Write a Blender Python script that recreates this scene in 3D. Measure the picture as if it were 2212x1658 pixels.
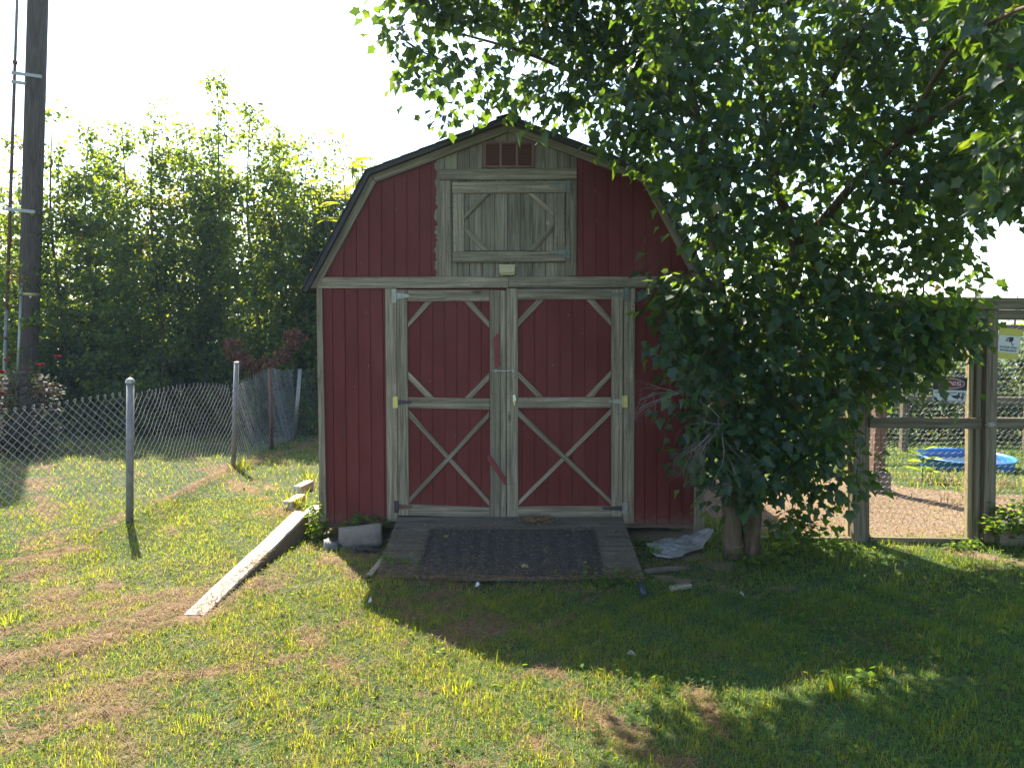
import bpy, bmesh, math, random
import numpy as np
from mathutils import Vector, Matrix

for _o in list(bpy.data.objects):
    bpy.data.objects.remove(_o)
random.seed(7)
RNG = np.random.default_rng(7)
scene = bpy.context.scene
COL = scene.collection

# ------------------------------------------------------------------ camera
IMW, IMH, FPX = 2212.0, 1658.0, 1600.0      # measuring grid used for the photograph
CAMZ, PITCH, HORIZON = 1.75, math.radians(3.5), 684.0
PPY = HORIZON + FPX * math.tan(PITCH)
cam_d = bpy.data.cameras.new('camera')
cam_d.sensor_width = 36.0
cam_d.lens = FPX / IMW * 36.0
cam_d.shift_y = -(IMH / 2 - PPY) / IMW
cam_d.clip_start, cam_d.clip_end = 0.05, 2000.0
cam = bpy.data.objects.new('camera', cam_d)
cam.location = (0, 0, CAMZ)
cam.rotation_euler = (math.pi / 2 - PITCH, 0, 0)
COL.objects.link(cam)
scene.camera = cam

# ------------------------------------------------------------------ sky, sun, exposure
SUNV = Vector((-0.44, 0.84, 1.16)).normalized()          # towards the sun
world = bpy.data.worlds.new('World')
scene.world = world
world.use_nodes = True
wn = world.node_tree
for n in list(wn.nodes):
    wn.nodes.remove(n)
w_out = wn.nodes.new('ShaderNodeOutputWorld')
w_bg = wn.nodes.new('ShaderNodeBackground')
w_sky = wn.nodes.new('ShaderNodeTexSky')
w_sky.sky_type = 'NISHITA'
w_sky.sun_disc = False
w_sky.sun_elevation = math.asin(SUNV.z)
w_sky.sun_rotation = math.atan2(SUNV.x, SUNV.y)
w_sky.altitude = 200.0
w_sky.air_density = 1.0
w_sky.dust_density = 1.6
w_sky.ozone_density = 1.0
w_bg.inputs['Strength'].default_value = 0.112
wn.links.new(w_sky.outputs[0], w_bg.inputs[0])
wn.links.new(w_bg.outputs[0], w_out.inputs[0])

sun_d = bpy.data.lights.new('sun', 'SUN')
sun_d.energy = 5.0
sun_d.angle = math.radians(0.53)
sun_d.color = (1.0, 0.93, 0.80)
sun = bpy.data.objects.new('sun', sun_d)
sun.rotation_euler = (-SUNV).to_track_quat('-Z', 'Y').to_euler()
sun.location = SUNV * 40
COL.objects.link(sun)

scene.view_settings.view_transform = 'Standard'
scene.view_settings.look = 'None'
scene.view_settings.exposure = 2.0
scene.view_settings.gamma = 1.0
scene.view_settings.use_curve_mapping = False
scene.render.engine = 'CYCLES'
scene.cycles.use_denoising = True
scene.cycles.max_bounces = 8
scene.cycles.transparent_max_bounces = 8
scene.cycles.sample_clamp_indirect = 6.0

# ------------------------------------------------------------------ measuring helpers
_R = Vector((1, 0, 0))
_Fw = Vector((0, math.cos(PITCH), -math.sin(PITCH)))
_Up = Vector((0, math.sin(PITCH), math.cos(PITCH)))


def ray(px, py):
    return _Fw + _R * ((px - IMW / 2) / FPX) - _Up * ((py - PPY) / FPX)


def at(px, py, Y):
    """point of the line of sight through (px, py) that lies Y metres away from the camera's plane"""
    d = ray(px, py)
    return Vector((0, 0, CAMZ)) + d * (Y / d.y)


def bumps(x, y):
    return (0.010 * np.sin(1.7 * x + 0.9 * y + 0.4) + 0.008 * np.sin(-1.1 * x + 2.3 * y + 1.9)
            + 0.006 * np.sin(3.9 * x - 1.6 * y + 0.7) + 0.005 * np.sin(2.7 * x + 4.4 * y + 2.2)
            + 0.004 * np.sin(6.1 * x - 5.3 * y) + 0.003 * np.sin(9.1 * x + 7.7 * y + 1.0))


def gz(x, y):
    """height of the ground: level as far as the shed, then falling away slowly"""
    x = np.asarray(x, float)
    y = np.asarray(y, float)
    s = np.clip(y, -5, 22) - 7.8
    return -0.062 * np.log1p(np.exp(np.clip(s * 2.2, -30, 30))) / 2.2 + bumps(x, y)


def on_ground(px, py):
    z = 0.0
    for _ in range(12):
        d = ray(px, py)
        t = (z - CAMZ) / d.z
        p = Vector((0, 0, CAMZ)) + d * t
        z = float(gz(p.x, p.y))
    return Vector((p.x, p.y, z))


# ------------------------------------------------------------------ object helpers
def tag(o, label=None, cat=None, group=None, kind=None):
    if label:
        o['label'] = label
    if cat:
        o['category'] = cat
    if group:
        o['group'] = group
    if kind:
        o['kind'] = kind
    return o


def empty(name, loc, label, cat, group=None):
    o = bpy.data.objects.new(name, None)
    o.location = loc
    o.empty_display_size = 0.1
    COL.objects.link(o)
    return tag(o, label, cat, group)


def link(o, parent=None):
    """parents o while leaving it where it stands in the world (parents are never rotated)"""
    COL.objects.link(o)
    if parent is not None:
        off = Vector((0, 0, 0))
        p = parent
        o.parent = parent
        o.matrix_parent_inverse = WORLD(parent).inverted()
    return o


def WORLD(o):
    m = o.matrix_basis.copy()
    if o.parent is not None:
        m = WORLD(o.parent) @ o.matrix_parent_inverse @ m
    return m


def mesh_obj(name, verts, faces, mat, parent=None, smooth=False, loc=None):
    me = bpy.data.meshes.new(name)
    me.from_pydata([tuple(v) for v in verts], [], faces)
    me.update()
    if mat:
        me.materials.append(mat)
    if smooth:
        me.polygons.foreach_set('use_smooth', [True] * len(me.polygons))
    o = bpy.data.objects.new(name, me)
    if loc is not None:
        o.location = loc
    return link(o, parent)


def bm_obj(name, bm, mat, parent=None, loc=(0, 0, 0), rot=(0, 0, 0), smooth=False):
    me = bpy.data.meshes.new(name)
    bmesh.ops.recalc_face_normals(bm, faces=bm.faces[:])
    bm.to_mesh(me)
    bm.free()
    if mat:
        me.materials.append(mat)
    if smooth:
        me.polygons.foreach_set('use_smooth', [True] * len(me.polygons))
    o = bpy.data.objects.new(name, me)
    o.location = loc
    o.rotation_euler = rot
    return link(o, parent)


def np_mesh(name, V, F, mat, parent=None, attrs=None, smooth=False, loc=None):
    """fast mesh from arrays; F is (n,3) or (n,4); attrs: name -> one float per vertex"""
    me = bpy.data.meshes.new(name)
    V = np.ascontiguousarray(V, np.float32)
    F = np.ascontiguousarray(F, np.int32)
    k = F.shape[1]
    me.vertices.add(len(V))
    me.vertices.foreach_set('co', V.ravel())
    me.loops.add(F.size)
    me.loops.foreach_set('vertex_index', F.ravel())
    me.polygons.add(len(F))
    me.polygons.foreach_set('loop_start', np.arange(0, F.size, k, dtype=np.int32))
    me.polygons.foreach_set('loop_total', np.full(len(F), k, np.int32))
    if smooth:
        me.polygons.foreach_set('use_smooth', np.ones(len(F), bool))
    me.update(calc_edges=True)
    for an, av in (attrs or {}).items():
        a = me.attributes.new(an, 'FLOAT', 'POINT')
        a.data.foreach_set('value', np.ascontiguousarray(av, np.float32))
    if mat:
        me.materials.append(mat)
    o = bpy.data.objects.new(name, me)
    if loc is not None:
        o.location = loc
    return link(o, parent)


def bevel_all(bm, off):
    if off > 0:
        bmesh.ops.bevel(bm, geom=bm.edges[:], offset=off, segments=1, affect='EDGES', clamp_overlap=True)


def prism(name, pts, yf, depth, mat, parent, ang=0.0, bev=0.002, px=True, jit=0.0012):
    """a board: outline pts (photo pixels, or x/z metres) in the plane Y=yf, 'depth' thick backwards;
    its local X axis follows the grain (angle ang in the XZ plane)"""
    P = []
    for a, b in pts:
        if px:
            q = at(a, b, yf)
            P.append((q.x + random.uniform(-jit, jit), q.z + random.uniform(-jit, jit)))
        else:
            P.append((a, b))
    cx = sum(p[0] for p in P) / len(P)
    cz = sum(p[1] for p in P) / len(P)
    ca, sa = math.cos(ang), math.sin(ang)
    bm = bmesh.new()
    front = [bm.verts.new(((x - cx) * ca + (z - cz) * sa, 0.0, -(x - cx) * sa + (z - cz) * ca)) for x, z in P]
    back = [bm.verts.new((v.co.x, depth, v.co.z)) for v in front]
    n = len(P)
    bm.faces.new(front)
    bm.faces.new(back[::-1])
    for i in range(n):
        j = (i + 1) % n
        bm.faces.new((front[j], front[i], back[i], back[j]))
    bevel_all(bm, bev)
    return bm_obj(name, bm, mat, parent, (cx, yf, cz), (0, -ang, 0))


def clip_poly(poly, clip):
    """Sutherland-Hodgman; clip is convex and clockwise on screen (y down)"""
    out = list(poly)
    for i in range(len(clip)):
        a, b = clip[i], clip[(i + 1) % len(clip)]

        def side(p):
            return (b[0] - a[0]) * (p[1] - a[1]) - (b[1] - a[1]) * (p[0] - a[0])
        src, out = out, []
        for k in range(len(src)):
            p, q = src[k], src[(k + 1) % len(src)]
            sp, sq = side(p), side(q)
            if sp >= 0:
                out.append(p)
            if (sp >= 0) != (sq >= 0):
                t = sp / (sp - sq)
                out.append((p[0] + t * (q[0] - p[0]), p[1] + t * (q[1] - p[1])))
        if not out:
            return []
    return out


def box(name, size, loc, mat, parent=None, rot=(0, 0, 0), bev=0.004, jit=0.0):
    bm = bmesh.new()
    bmesh.ops.create_cube(bm, size=1.0)
    for v in bm.verts:
        v.co = Vector((v.co.x * size[0], v.co.y * size[1], v.co.z * size[2]))
        if jit:
            v.co += Vector((random.uniform(-jit, jit), random.uniform(-jit, jit), random.uniform(-jit, jit)))
    bevel_all(bm, bev)
    return bm_obj(name, bm, mat, parent, loc, rot)


def bar(name, p0, p1, w, t, mat, parent=None, bev=0.003, up=Vector((0, 0, 1))):
    """a straight timber from p0 to p1; w is measured across 'up', t along the third axis"""
    p0, p1 = Vector(p0), Vector(p1)
    d = p1 - p0
    L = d.length
    x = d.normalized()
    if abs(x.dot(up)) > 0.95:
        up = Vector((1, 0, 0))
    y = up.cross(x).normalized()
    z = x.cross(y)
    bm = bmesh.new()
    bmesh.ops.create_cube(bm, size=1.0)
    for v in bm.verts:
        v.co = Vector((v.co.x * L, v.co.y * t, v.co.z * w))
    bevel_all(bm, bev)
    rot = Matrix((x, y, z)).transposed().to_euler()
    return bm_obj(name, bm, mat, parent, (p0 + p1) / 2, rot)


def smooth_path(pts, n):
    """Catmull-Rom through rows of (x,y,z,r)"""
    P = np.asarray(pts, float)
    P = np.vstack([2 * P[0] - P[1], P, 2 * P[-1] - P[-2]])
    out = []
    for i in range(1, len(P) - 2):
        for k in range(n):
            t = k / n
            a, b, c, d = P[i - 1], P[i], P[i + 1], P[i + 2]
            out.append(0.5 * ((2 * b) + (c - a) * t + (2 * a - 5 * b + 4 * c - d) * t * t + (3 * b - a - 3 * c + d) * t ** 3))
    out.append(P[-2])
    return np.array(out)


def tube_arrays(path, sides=8, cap=True, wob=0.0):
    """one continuous tapered tube through rows of (x,y,z,r)"""
    path = np.asarray(path, float)
    n = len(path)
    V, F = [], []
    ref = np.array([0.31, 0.17, 0.93])
    for i in range(n):
        a = path[max(0, i - 1), :3]
        b = path[min(n - 1, i + 1), :3]
        d = b - a
        d = d / (np.linalg.norm(d) + 1e-9)
        if i == 0:
            if abs(d @ ref) > 0.9:
                ref = np.array([0.9, 0.3, 0.1])
            u = np.cross(d, ref)
        else:
            u = u - d * (u @ d)
        u = u / (np.linalg.norm(u) + 1e-9)
        v = np.cross(d, u)
        for k in range(sides):
            an = 2 * math.pi * k / sides
            rr = path[i, 3] * (1 + (wob * math.sin(an * 3 + i * 0.9) if wob else 0))
            V.append(path[i, :3] + rr * (math.cos(an) * u + math.sin(an) * v))
    for i in range(n - 1):
        for k in range(sides):
            k2 = (k + 1) % sides
            F.append((i * sides + k, i * sides + k2, (i + 1) * sides + k2, (i + 1) * sides + k))
    if cap:
        F.append(tuple(range(sides))[::-1])
        F.append(tuple((n - 1) * sides + k for k in range(sides)))
    return V, F


def tube(name, path, mat, parent=None, sides=8, smooth=True, n=0, wob=0.0):
    if n:
        path = smooth_path(path, n)
    V, F = tube_arrays(path, sides, True, wob)
    return mesh_obj(name, V, F, mat, parent, smooth)


def tubes_np(P0, P1, R0, R1, sides=4):
    """many separate straight tube pieces at once"""
    P0, P1 = np.asarray(P0, float), np.asarray(P1, float)
    d = P1 - P0
    d /= (np.linalg.norm(d, axis=1, keepdims=True) + 1e-9)
    ref = np.where(np.abs(d[:, 2:3]) > 0.85, np.array([[1.0, 0, 0]]), np.array([[0, 0, 1.0]]))
    u = np.cross(d, ref)
    u /= (np.linalg.norm(u, axis=1, keepdims=True) + 1e-9)
    v = np.cross(d, u)
    n = len(P0)
    V = np.zeros((n, 2 * sides, 3))
    for k in range(sides):
        an = 2 * math.pi * k / sides
        w = math.cos(an) * u + math.sin(an) * v
        V[:, k] = P0 + w * np.asarray(R0).reshape(-1, 1)
        V[:, sides + k] = P1 + w * np.asarray(R1).reshape(-1, 1)
    f = np.array([[k, (k + 1) % sides, sides + (k + 1) % sides, sides + k] for k in range(sides)])
    F = (np.arange(n)[:, None, None] * 2 * sides + f[None]).reshape(-1, 4)
    return V.reshape(-1, 3), F


def lathe(name, prof, mat, parent=None, seg=32, loc=(0, 0, 0), rot=(0, 0, 0), smooth=True, wob=None):
    V, F = [], []
    for i, (r, z) in enumerate(prof):
        for k in range(seg):
            a = 2 * math.pi * k / seg
            q = (1 + wob(a, i)) if wob else 1
            V.append((r * q * math.cos(a), r * q * math.sin(a), z))
    for i in range(len(prof) - 1):
        for k in range(seg):
            k2 = (k + 1) % seg
            F.append((i * seg + k, i * seg + k2, (i + 1) * seg + k2, (i + 1) * seg + k))
    o = mesh_obj(name, V, F, mat, parent, smooth)
    o.location = loc
    o.rotation_euler = rot
    return o

# ------------------------------------------------------------------ materials
class NT:
    def __init__(self, name):
        self.m = bpy.data.materials.new(name)
        self.m.use_nodes = True
        self.t = self.m.node_tree
        for n in list(self.t.nodes):
            self.t.nodes.remove(n)
        self.out = self.n('ShaderNodeOutputMaterial')

    def n(self, kind, **kw):
        nd = self.t.nodes.new(kind)
        for k, v in kw.items():
            setattr(nd, k, v)
        return nd

    def l(self, a, b):
        self.t.links.new(a, b)

    def coords(self, scale=(1, 1, 1), kind='Object', rnd=0.0):
        tc = self.n('ShaderNodeTexCoord')
        mp = self.n('ShaderNodeMapping')
        mp.inputs['Scale'].default_value = scale
        src = tc.outputs[kind]
        if rnd:
            oi = self.n('ShaderNodeObjectInfo')
            mu = self.n('ShaderNodeMath', operation='MULTIPLY')
            self.l(oi.outputs['Random'], mu.inputs[0])
            mu.inputs[1].default_value = rnd
            ad = self.n('ShaderNodeVectorMath', operation='ADD')
            self.l(src, ad.inputs[0])
            self.l(mu.outputs[0], ad.inputs[1])
            src = ad.outputs[0]
        self.l(src, mp.inputs['Vector'])
        return mp.outputs[0]

    def noise(self, vec, scale, detail=4, rough=0.55, dist=0.0):
        nd = self.n('ShaderNodeTexNoise')
        nd.inputs['Scale'].default_value = scale
        nd.inputs['Detail'].default_value = detail
        nd.inputs['Roughness'].default_value = rough
        nd.inputs['Distortion'].default_value = dist
        if vec is not None:
            self.l(vec, nd.inputs['Vector'])
        return nd.outputs['Fac']

    def ramp(self, fac, stops, interp='LINEAR'):
        nd = self.n('ShaderNodeValToRGB')
        nd.color_ramp.interpolation = interp
        el = nd.color_ramp.elements
        while len(el) < len(stops):
            el.new(0.5)
        for e, (p, c) in zip(el, stops):
            e.position = p
            e.color = (c[0], c[1], c[2], 1) if not isinstance(c, (int, float)) else (c, c, c, 1)
        self.l(fac, nd.inputs[0])
        return nd.outputs[0]

    def mix(self, fac, a, b, mode='MIX'):
        nd = self.n('ShaderNodeMix', data_type='RGBA', blend_type=mode)
        for s, v in ((0, fac), (6, a), (7, b)):
            if isinstance(v, (int, float)):
                nd.inputs[s].default_value = v
            elif isinstance(v, tuple):
                nd.inputs[s].default_value = (v[0], v[1], v[2], 1)
            else:
                self.l(v, nd.inputs[s])
        return nd.outputs[2]

    def math(self, op, a, b=0.0):
        nd = self.n('ShaderNodeMath', operation=op)
        for i, v in enumerate((a, b)):
            if isinstance(v, (int, float)):
                nd.inputs[i].default_value = v
            else:
                self.l(v, nd.inputs[i])
        return nd.outputs[0]

    def attr(self, name):
        nd = self.n('ShaderNodeAttribute', attribute_name=name)
        return nd.outputs['Fac']

    def rand(self):
        return self.n('ShaderNodeObjectInfo').outputs['Random']

    def bump(self, h, strength=0.4, dist=0.004):
        nd = self.n('ShaderNodeBump')
        nd.inputs['Strength'].default_value = strength
        nd.inputs['Distance'].default_value = dist
        self.l(h, nd.inputs['Height'])
        return nd.outputs[0]

    def bsdf(self, col, rough=0.8, spec=0.2, metal=0.0, normal=None):
        b = self.n('ShaderNodeBsdfPrincipled')
        if isinstance(col, tuple):
            b.inputs['Base Color'].default_value = (col[0], col[1], col[2], 1)
        else:
            self.l(col, b.inputs['Base Color'])
        if isinstance(rough, (int, float)):
            b.inputs['Roughness'].default_value = rough
        else:
            self.l(rough, b.inputs['Roughness'])
        b.inputs['Specular IOR Level'].default_value = spec
        b.inputs['Metallic'].default_value = metal
        if normal is not None:
            self.l(normal, b.inputs['Normal'])
        return b.outputs[0]

    def done(self, sh):
        self.l(sh, self.out.inputs['Surface'])
        return self.m


def wood(name, dark, light, axis=0, var=0.35, bump=0.5, green=None, grain=1.0):
    """weathered timber, grain along the local axis"""
    N = NT(name)
    sc = [26.0 * grain] * 3
    sc[axis] = 1.3
    v = N.coords(tuple(sc), rnd=37.0)
    g = N.noise(v, 1.6, 6, 0.62, 0.9)
    fine_sc = [110.0] * 3
    fine_sc[axis] = 3.0
    f = N.noise(N.coords(tuple(fine_sc), rnd=11.0), 1.0, 3, 0.6)
    blot = N.noise(N.coords((3, 3, 3), rnd=19.0), 1.3, 3)
    ws = [9.0] * 3
    ws[axis] = 0.9
    wv = N.n('ShaderNodeTexWave', wave_type='RINGS', rings_direction='XYZ'[axis])
    wv.inputs['Scale'].default_value = 1.1
    wv.inputs['Distortion'].default_value = 5.5
    wv.inputs['Detail'].default_value = 2.0
    wv.inputs['Detail Scale'].default_value = 0.8
    N.l(N.coords(tuple(ws), rnd=5.0), wv.inputs['Vector'])
    c = N.ramp(g, [(0.30, dark), (0.47, tuple(0.5 * (a + b) for a, b in zip(dark, light))), (0.66, light)])
    c = N.mix(N.ramp(f, [(0.36, 0.55), (0.5, 0.0)]), c, tuple(x * 0.42 for x in dark))
    c = N.mix(N.ramp(wv.outputs['Fac'], [(0.05, 0.38), (0.30, 0.0)]), c, tuple(x * 0.66 for x in dark))
    if green:
        c = N.mix(N.ramp(blot, [(0.45, 0.0), (0.75, 0.55)]), c, green)
    hsv = N.n('ShaderNodeHueSaturation')
    N.l(N.math('ADD', N.math('MULTIPLY', N.rand(), var), 1 - var / 2), hsv.inputs['Value'])
    N.l(c, hsv.inputs['Color'])
    # knots
    ks = [5.0] * 3
    ks[axis] = 1.6
    vo = N.n('ShaderNodeTexVoronoi')
    vo.inputs['Scale'].default_value = 1.0
    N.l(N.coords(tuple(ks), rnd=23.0), vo.inputs['Vector'])
    kn = N.ramp(vo.outputs['Distance'], [(0.035, 0.75), (0.09, 0.0)])
    c2 = N.mix(kn, hsv.outputs[0], tuple(x * 0.35 for x in dark))
    h = N.math('ADD', g, N.math('MULTIPLY', f, 0.7))
    return N.done(N.bsdf(c2, 0.85, 0.15, 0, N.bump(h, bump, 0.004)))


def paint(name, col, worn, axis=2):
    N = NT(name)
    sc = [60.0] * 3
    sc[axis] = 2.2
    g = N.noise(N.coords(tuple(sc), rnd=31.0), 1.0, 4, 0.6)
    b = N.noise(N.coords((2.2, 2.2, 1.1), kind='Object', rnd=13.0), 1.0, 4, 0.6)
    c = N.ramp(b, [(0.3, tuple(x * 0.82 for x in col)), (0.5, col), (0.72, tuple(min(1, x * 1.22 + 0.01) for x in col))])
    c = N.mix(N.ramp(g, [(0.30, 0.5), (0.44, 0.0)]), c, tuple(x * 0.6 for x in col))
    sp = N.noise(N.coords((14, 14, 5), rnd=7.0), 3.0, 2, 0.5)
    c = N.mix(N.ramp(sp, [(0.735, 0.0), (0.765, 0.6)]), c, worn)
    # faded blotches over whole walls, and mud splashed up from the ground
    geo = N.n('ShaderNodeNewGeometry')
    big = N.noise(geo.outputs['Position'], 1.7, 5, 0.6)
    c = N.mix(N.ramp(big, [(0.42, 0.0), (0.72, 0.55)]), c, tuple(x * 1.12 + 0.012 for x in col))
    sepz = N.n('ShaderNodeSeparateXYZ')
    N.l(geo.outputs['Position'], sepz.inputs[0])
    spl = N.noise(geo.outputs['Position'], 22.0, 5, 0.7)
    mud = N.math('SUBTRACT', N.math('MULTIPLY', spl, 1.15), N.math('MULTIPLY', N.math('SUBTRACT', sepz.outputs[2], 0.12), 2.6))
    c = N.mix(N.ramp(mud, [(0.36, 0.0), (0.62, 0.55)]), c, (0.13, 0.085, 0.06))
    return N.done(N.bsdf(c, 0.62, 0.25, 0, N.bump(g, 0.35, 0.003)))


def plain(name, col, rough=0.6, spec=0.3, metal=0.0, var=0.18, scale=9.0, bump=0.2):
    N = NT(name)
    g = N.noise(N.coords(rnd=9.0), scale, 5, 0.6)
    c = N.ramp(g, [(0.3, tuple(x * (1 - var) for x in col)), (0.7, tuple(min(1, x * (1 + var)) for x in col))])
    return N.done(N.bsdf(c, rough, spec, metal, N.bump(g, bump, 0.003)))


def leafy(name, stops, tstops, trans=0.5, rough=0.5, spec=0.3, attr='rnd', obj_rnd=False):
    """thin leaves: light reflected on the lit side and let through to the other"""
    N = NT(name)
    a = N.rand() if obj_rnd else N.attr(attr)
    c = N.ramp(a, stops)
    tc = N.ramp(a, tstops)
    p = N.bsdf(c, rough, spec)
    t = N.n('ShaderNodeBsdfTranslucent')
    N.l(tc, t.inputs['Color'])
    mx = N.n('ShaderNodeMixShader')
    mx.inputs[0].default_value = trans
    N.l(p, mx.inputs[1])
    N.l(t.outputs[0], mx.inputs[2])
    return N.done(mx.outputs[0])


M = {}
M['wood_v'] = wood('weathered_board', (0.128, 0.099, 0.064), (0.325, 0.270, 0.190), 0, 0.50, green=(0.165, 0.145, 0.092))
M['wood_siding'] = wood('bare_siding', (0.108, 0.088, 0.060), (0.240, 0.203, 0.147), 2, 0.40, green=(0.21, 0.20, 0.13), grain=0.6)
M['wood_pen'] = wood('pen_timber', (0.110, 0.082, 0.052), (0.225, 0.180, 0.122), 0, 0.3, green=(0.125, 0.125, 0.068))
M['wood_yellow'] = wood('yellow_timber', (0.270, 0.210, 0.105), (0.430, 0.360, 0.210), 0, 0.3)
M['wood_brown'] = wood('brown_timber', (0.130, 0.085, 0.058), (0.250, 0.170, 0.122), 0, 0.3)
M['wood_pale'] = wood('sunlit_tone_timber', (0.360, 0.320, 0.245), (0.580, 0.535, 0.440), 0, 0.3)  # pale tone puts the sunlight on these timbers into the wood colour
M['ply'] = wood('old_plywood', (0.046, 0.039, 0.030), (0.190, 0.160, 0.118), 0, 0.2, bump=0.8, green=(0.10, 0.080, 0.052))
M['pole'] = wood('pole_wood', (0.060, 0.042, 0.033), (0.130, 0.094, 0.074), 2, 0.2, bump=0.8)
M['red'] = paint('red_barn_paint', (0.110, 0.0140, 0.0108), (0.26, 0.21, 0.17))
M['red_bright'] = plain('red_painted_offcut', (0.17, 0.028, 0.028), 0.55, 0.3, 0, 0.12)
M['vent'] = plain('brown_vent_plastic', (0.150, 0.062, 0.042), 0.55, 0.3)
M['beige'] = plain('beige_plastic', (0.40, 0.345, 0.20), 0.5, 0.3, 0, 0.06)
M['galv'] = plain('galvanised_steel', (0.27, 0.265, 0.225), 0.45, 0.5, 0.6, 0.2, 30)
M['old_steel'] = plain('patinated_steel', (0.145, 0.155, 0.125), 0.6, 0.4, 0.3, 0.25, 30)
M['galv_dull'] = plain('dull_fence_steel', (0.20, 0.195, 0.18), 0.6, 0.4, 0.15, 0.22, 14)
M['rust'] = plain('rusty_steel', (0.14, 0.072, 0.048), 0.8, 0.2, 0.2, 0.35, 24)
M['dark_iron'] = plain('dark_hinge', (0.055, 0.045, 0.05), 0.6, 0.3, 0.3, 0.3, 24)
M['brass'] = plain('brass_plate', (0.50, 0.43, 0.16), 0.4, 0.5, 0.6, 0.15, 30)
M['chrome'] = plain('bright_zinc', (0.62, 0.63, 0.64), 0.25, 0.5, 0.9, 0.05, 30)
M['nail'] = plain('nail_head', (0.03, 0.025, 0.02), 0.7, 0.2, 0.3)
M['shingle'] = plain('asphalt_shingle', (0.046, 0.041, 0.040), 0.9, 0.15, 0, 0.45, 120, 0.8)
M['drip'] = plain('dark_fascia', (0.05, 0.045, 0.045), 0.7, 0.2)
M['rubber'] = plain('black_rubber', (0.044, 0.037, 0.030), 0.7, 0.3, 0, 0.35, 20)
M['concrete'] = plain('grey_concrete', (0.185, 0.150, 0.118), 0.9, 0.15, 0, 0.25, 14, 0.6)
M['stone'] = plain('grey_stone', (0.20, 0.19, 0.18), 0.9, 0.15, 0, 0.35, 8, 0.6)
M['dark_plastic'] = plain('dark_blue_plastic', (0.03, 0.034, 0.05), 0.4, 0.4)
M['white_paint'] = plain('white_scrap', (0.50, 0.47, 0.42), 0.7, 0.2, 0, 0.08)
M['cream_paper'] = plain('pale_litter', (0.36, 0.30, 0.23), 0.8, 0.2, 0, 0.12)
M['pool'] = plain('blue_pool_plastic', (0.030, 0.150, 0.38), 0.35, 0.45, 0, 0.10, 5)
M['pool_in'] = plain('pale_blue_pool_lining', (0.22, 0.30, 0.40), 0.4, 0.4, 0, 0.25, 6)
M['wire'] = plain('fence_wire', (0.24, 0.245, 0.25), 0.55, 0.4, 0.25, 0.1)
M['chicken_wire'] = plain('chicken_wire', (0.26, 0.25, 0.24), 0.5, 0.5, 0.4, 0.2)
M['sign_yellow'] = plain('sign_yellow', (0.50, 0.43, 0.075), 0.5, 0.3, 0, 0.06, 5, 0.0)
M['sign_white'] = plain('sign_white', (0.56, 0.56, 0.52), 0.5, 0.3, 0, 0.05, 5, 0.0)
M['sign_black'] = plain('sign_black', (0.02, 0.02, 0.024), 0.5, 0.3, 0, 0.05, 5, 0.0)
M['sign_grey'] = plain('sign_grey_print', (0.20, 0.21, 0.21), 0.5, 0.3, 0, 0.05, 5, 0.0)
M['sign_red'] = plain('sign_red', (0.26, 0.025, 0.04), 0.5, 0.3, 0, 0.05, 5, 0.0)
M['duck_dark'] = plain('duck_print', (0.03, 0.035, 0.05), 0.5, 0.3, 0, 0.2, 40, 0.0)
M['duck_brown'] = plain('duck_print_brown', (0.085, 0.075, 0.08), 0.5, 0.3, 0, 0.3, 60, 0.0)
M['twig'] = plain('grey_twig', (0.15, 0.125, 0.105), 0.85, 0.1, 0, 0.2, 20)
M['bark_thin'] = plain('branch_bark', (0.085, 0.068, 0.050), 0.85, 0.15, 0, 0.3, 16)

N = NT('maple_bark')
v = N.coords((9, 9, 1.8))
g = N.noise(v, 2.2, 6, 0.65, 0.6)
p = N.noise(N.coords((1.2, 1.2, 0.7)), 2.0, 3)
c = N.ramp(g, [(0.3, (0.050, 0.033, 0.020)), (0.5, (0.108, 0.074, 0.045)), (0.7, (0.170, 0.126, 0.082))])
c = N.mix(N.ramp(p, [(0.5, 0.0), (0.66, 0.5)]), c, (0.120, 0.100, 0.060))
M['bark'] = N.done(N.bsdf(c, 0.9, 0.12, 0, N.bump(g, 0.7, 0.010)))

N = NT('tarp_cloth')
g = N.noise(N.coords((6, 6, 6)), 2.0, 6, 0.65, 0.4)
d = N.noise(N.coords((1.6, 1.6, 1.6)), 3.0, 4)
c = N.ramp(g, [(0.32, (0.11, 0.105, 0.09)), (0.52, (0.26, 0.255, 0.235)), (0.7, (0.37, 0.36, 0.34))])
c = N.mix(N.ramp(d, [(0.5, 0.0), (0.62, 0.6)]), c, (0.17, 0.145, 0.105))
M['tarp'] = N.done(N.bsdf(c, 0.6, 0.3, 0, N.bump(g, 1.0, 0.02)))

N = NT('pool_water')
w = N.noise(N.coords((8, 8, 8)), 1.5, 3)
M['water'] = N.done(N.bsdf((0.05, 0.085, 0.12), 0.08, 0.4, 0, N.bump(w, 0.08, 0.01)))

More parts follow.
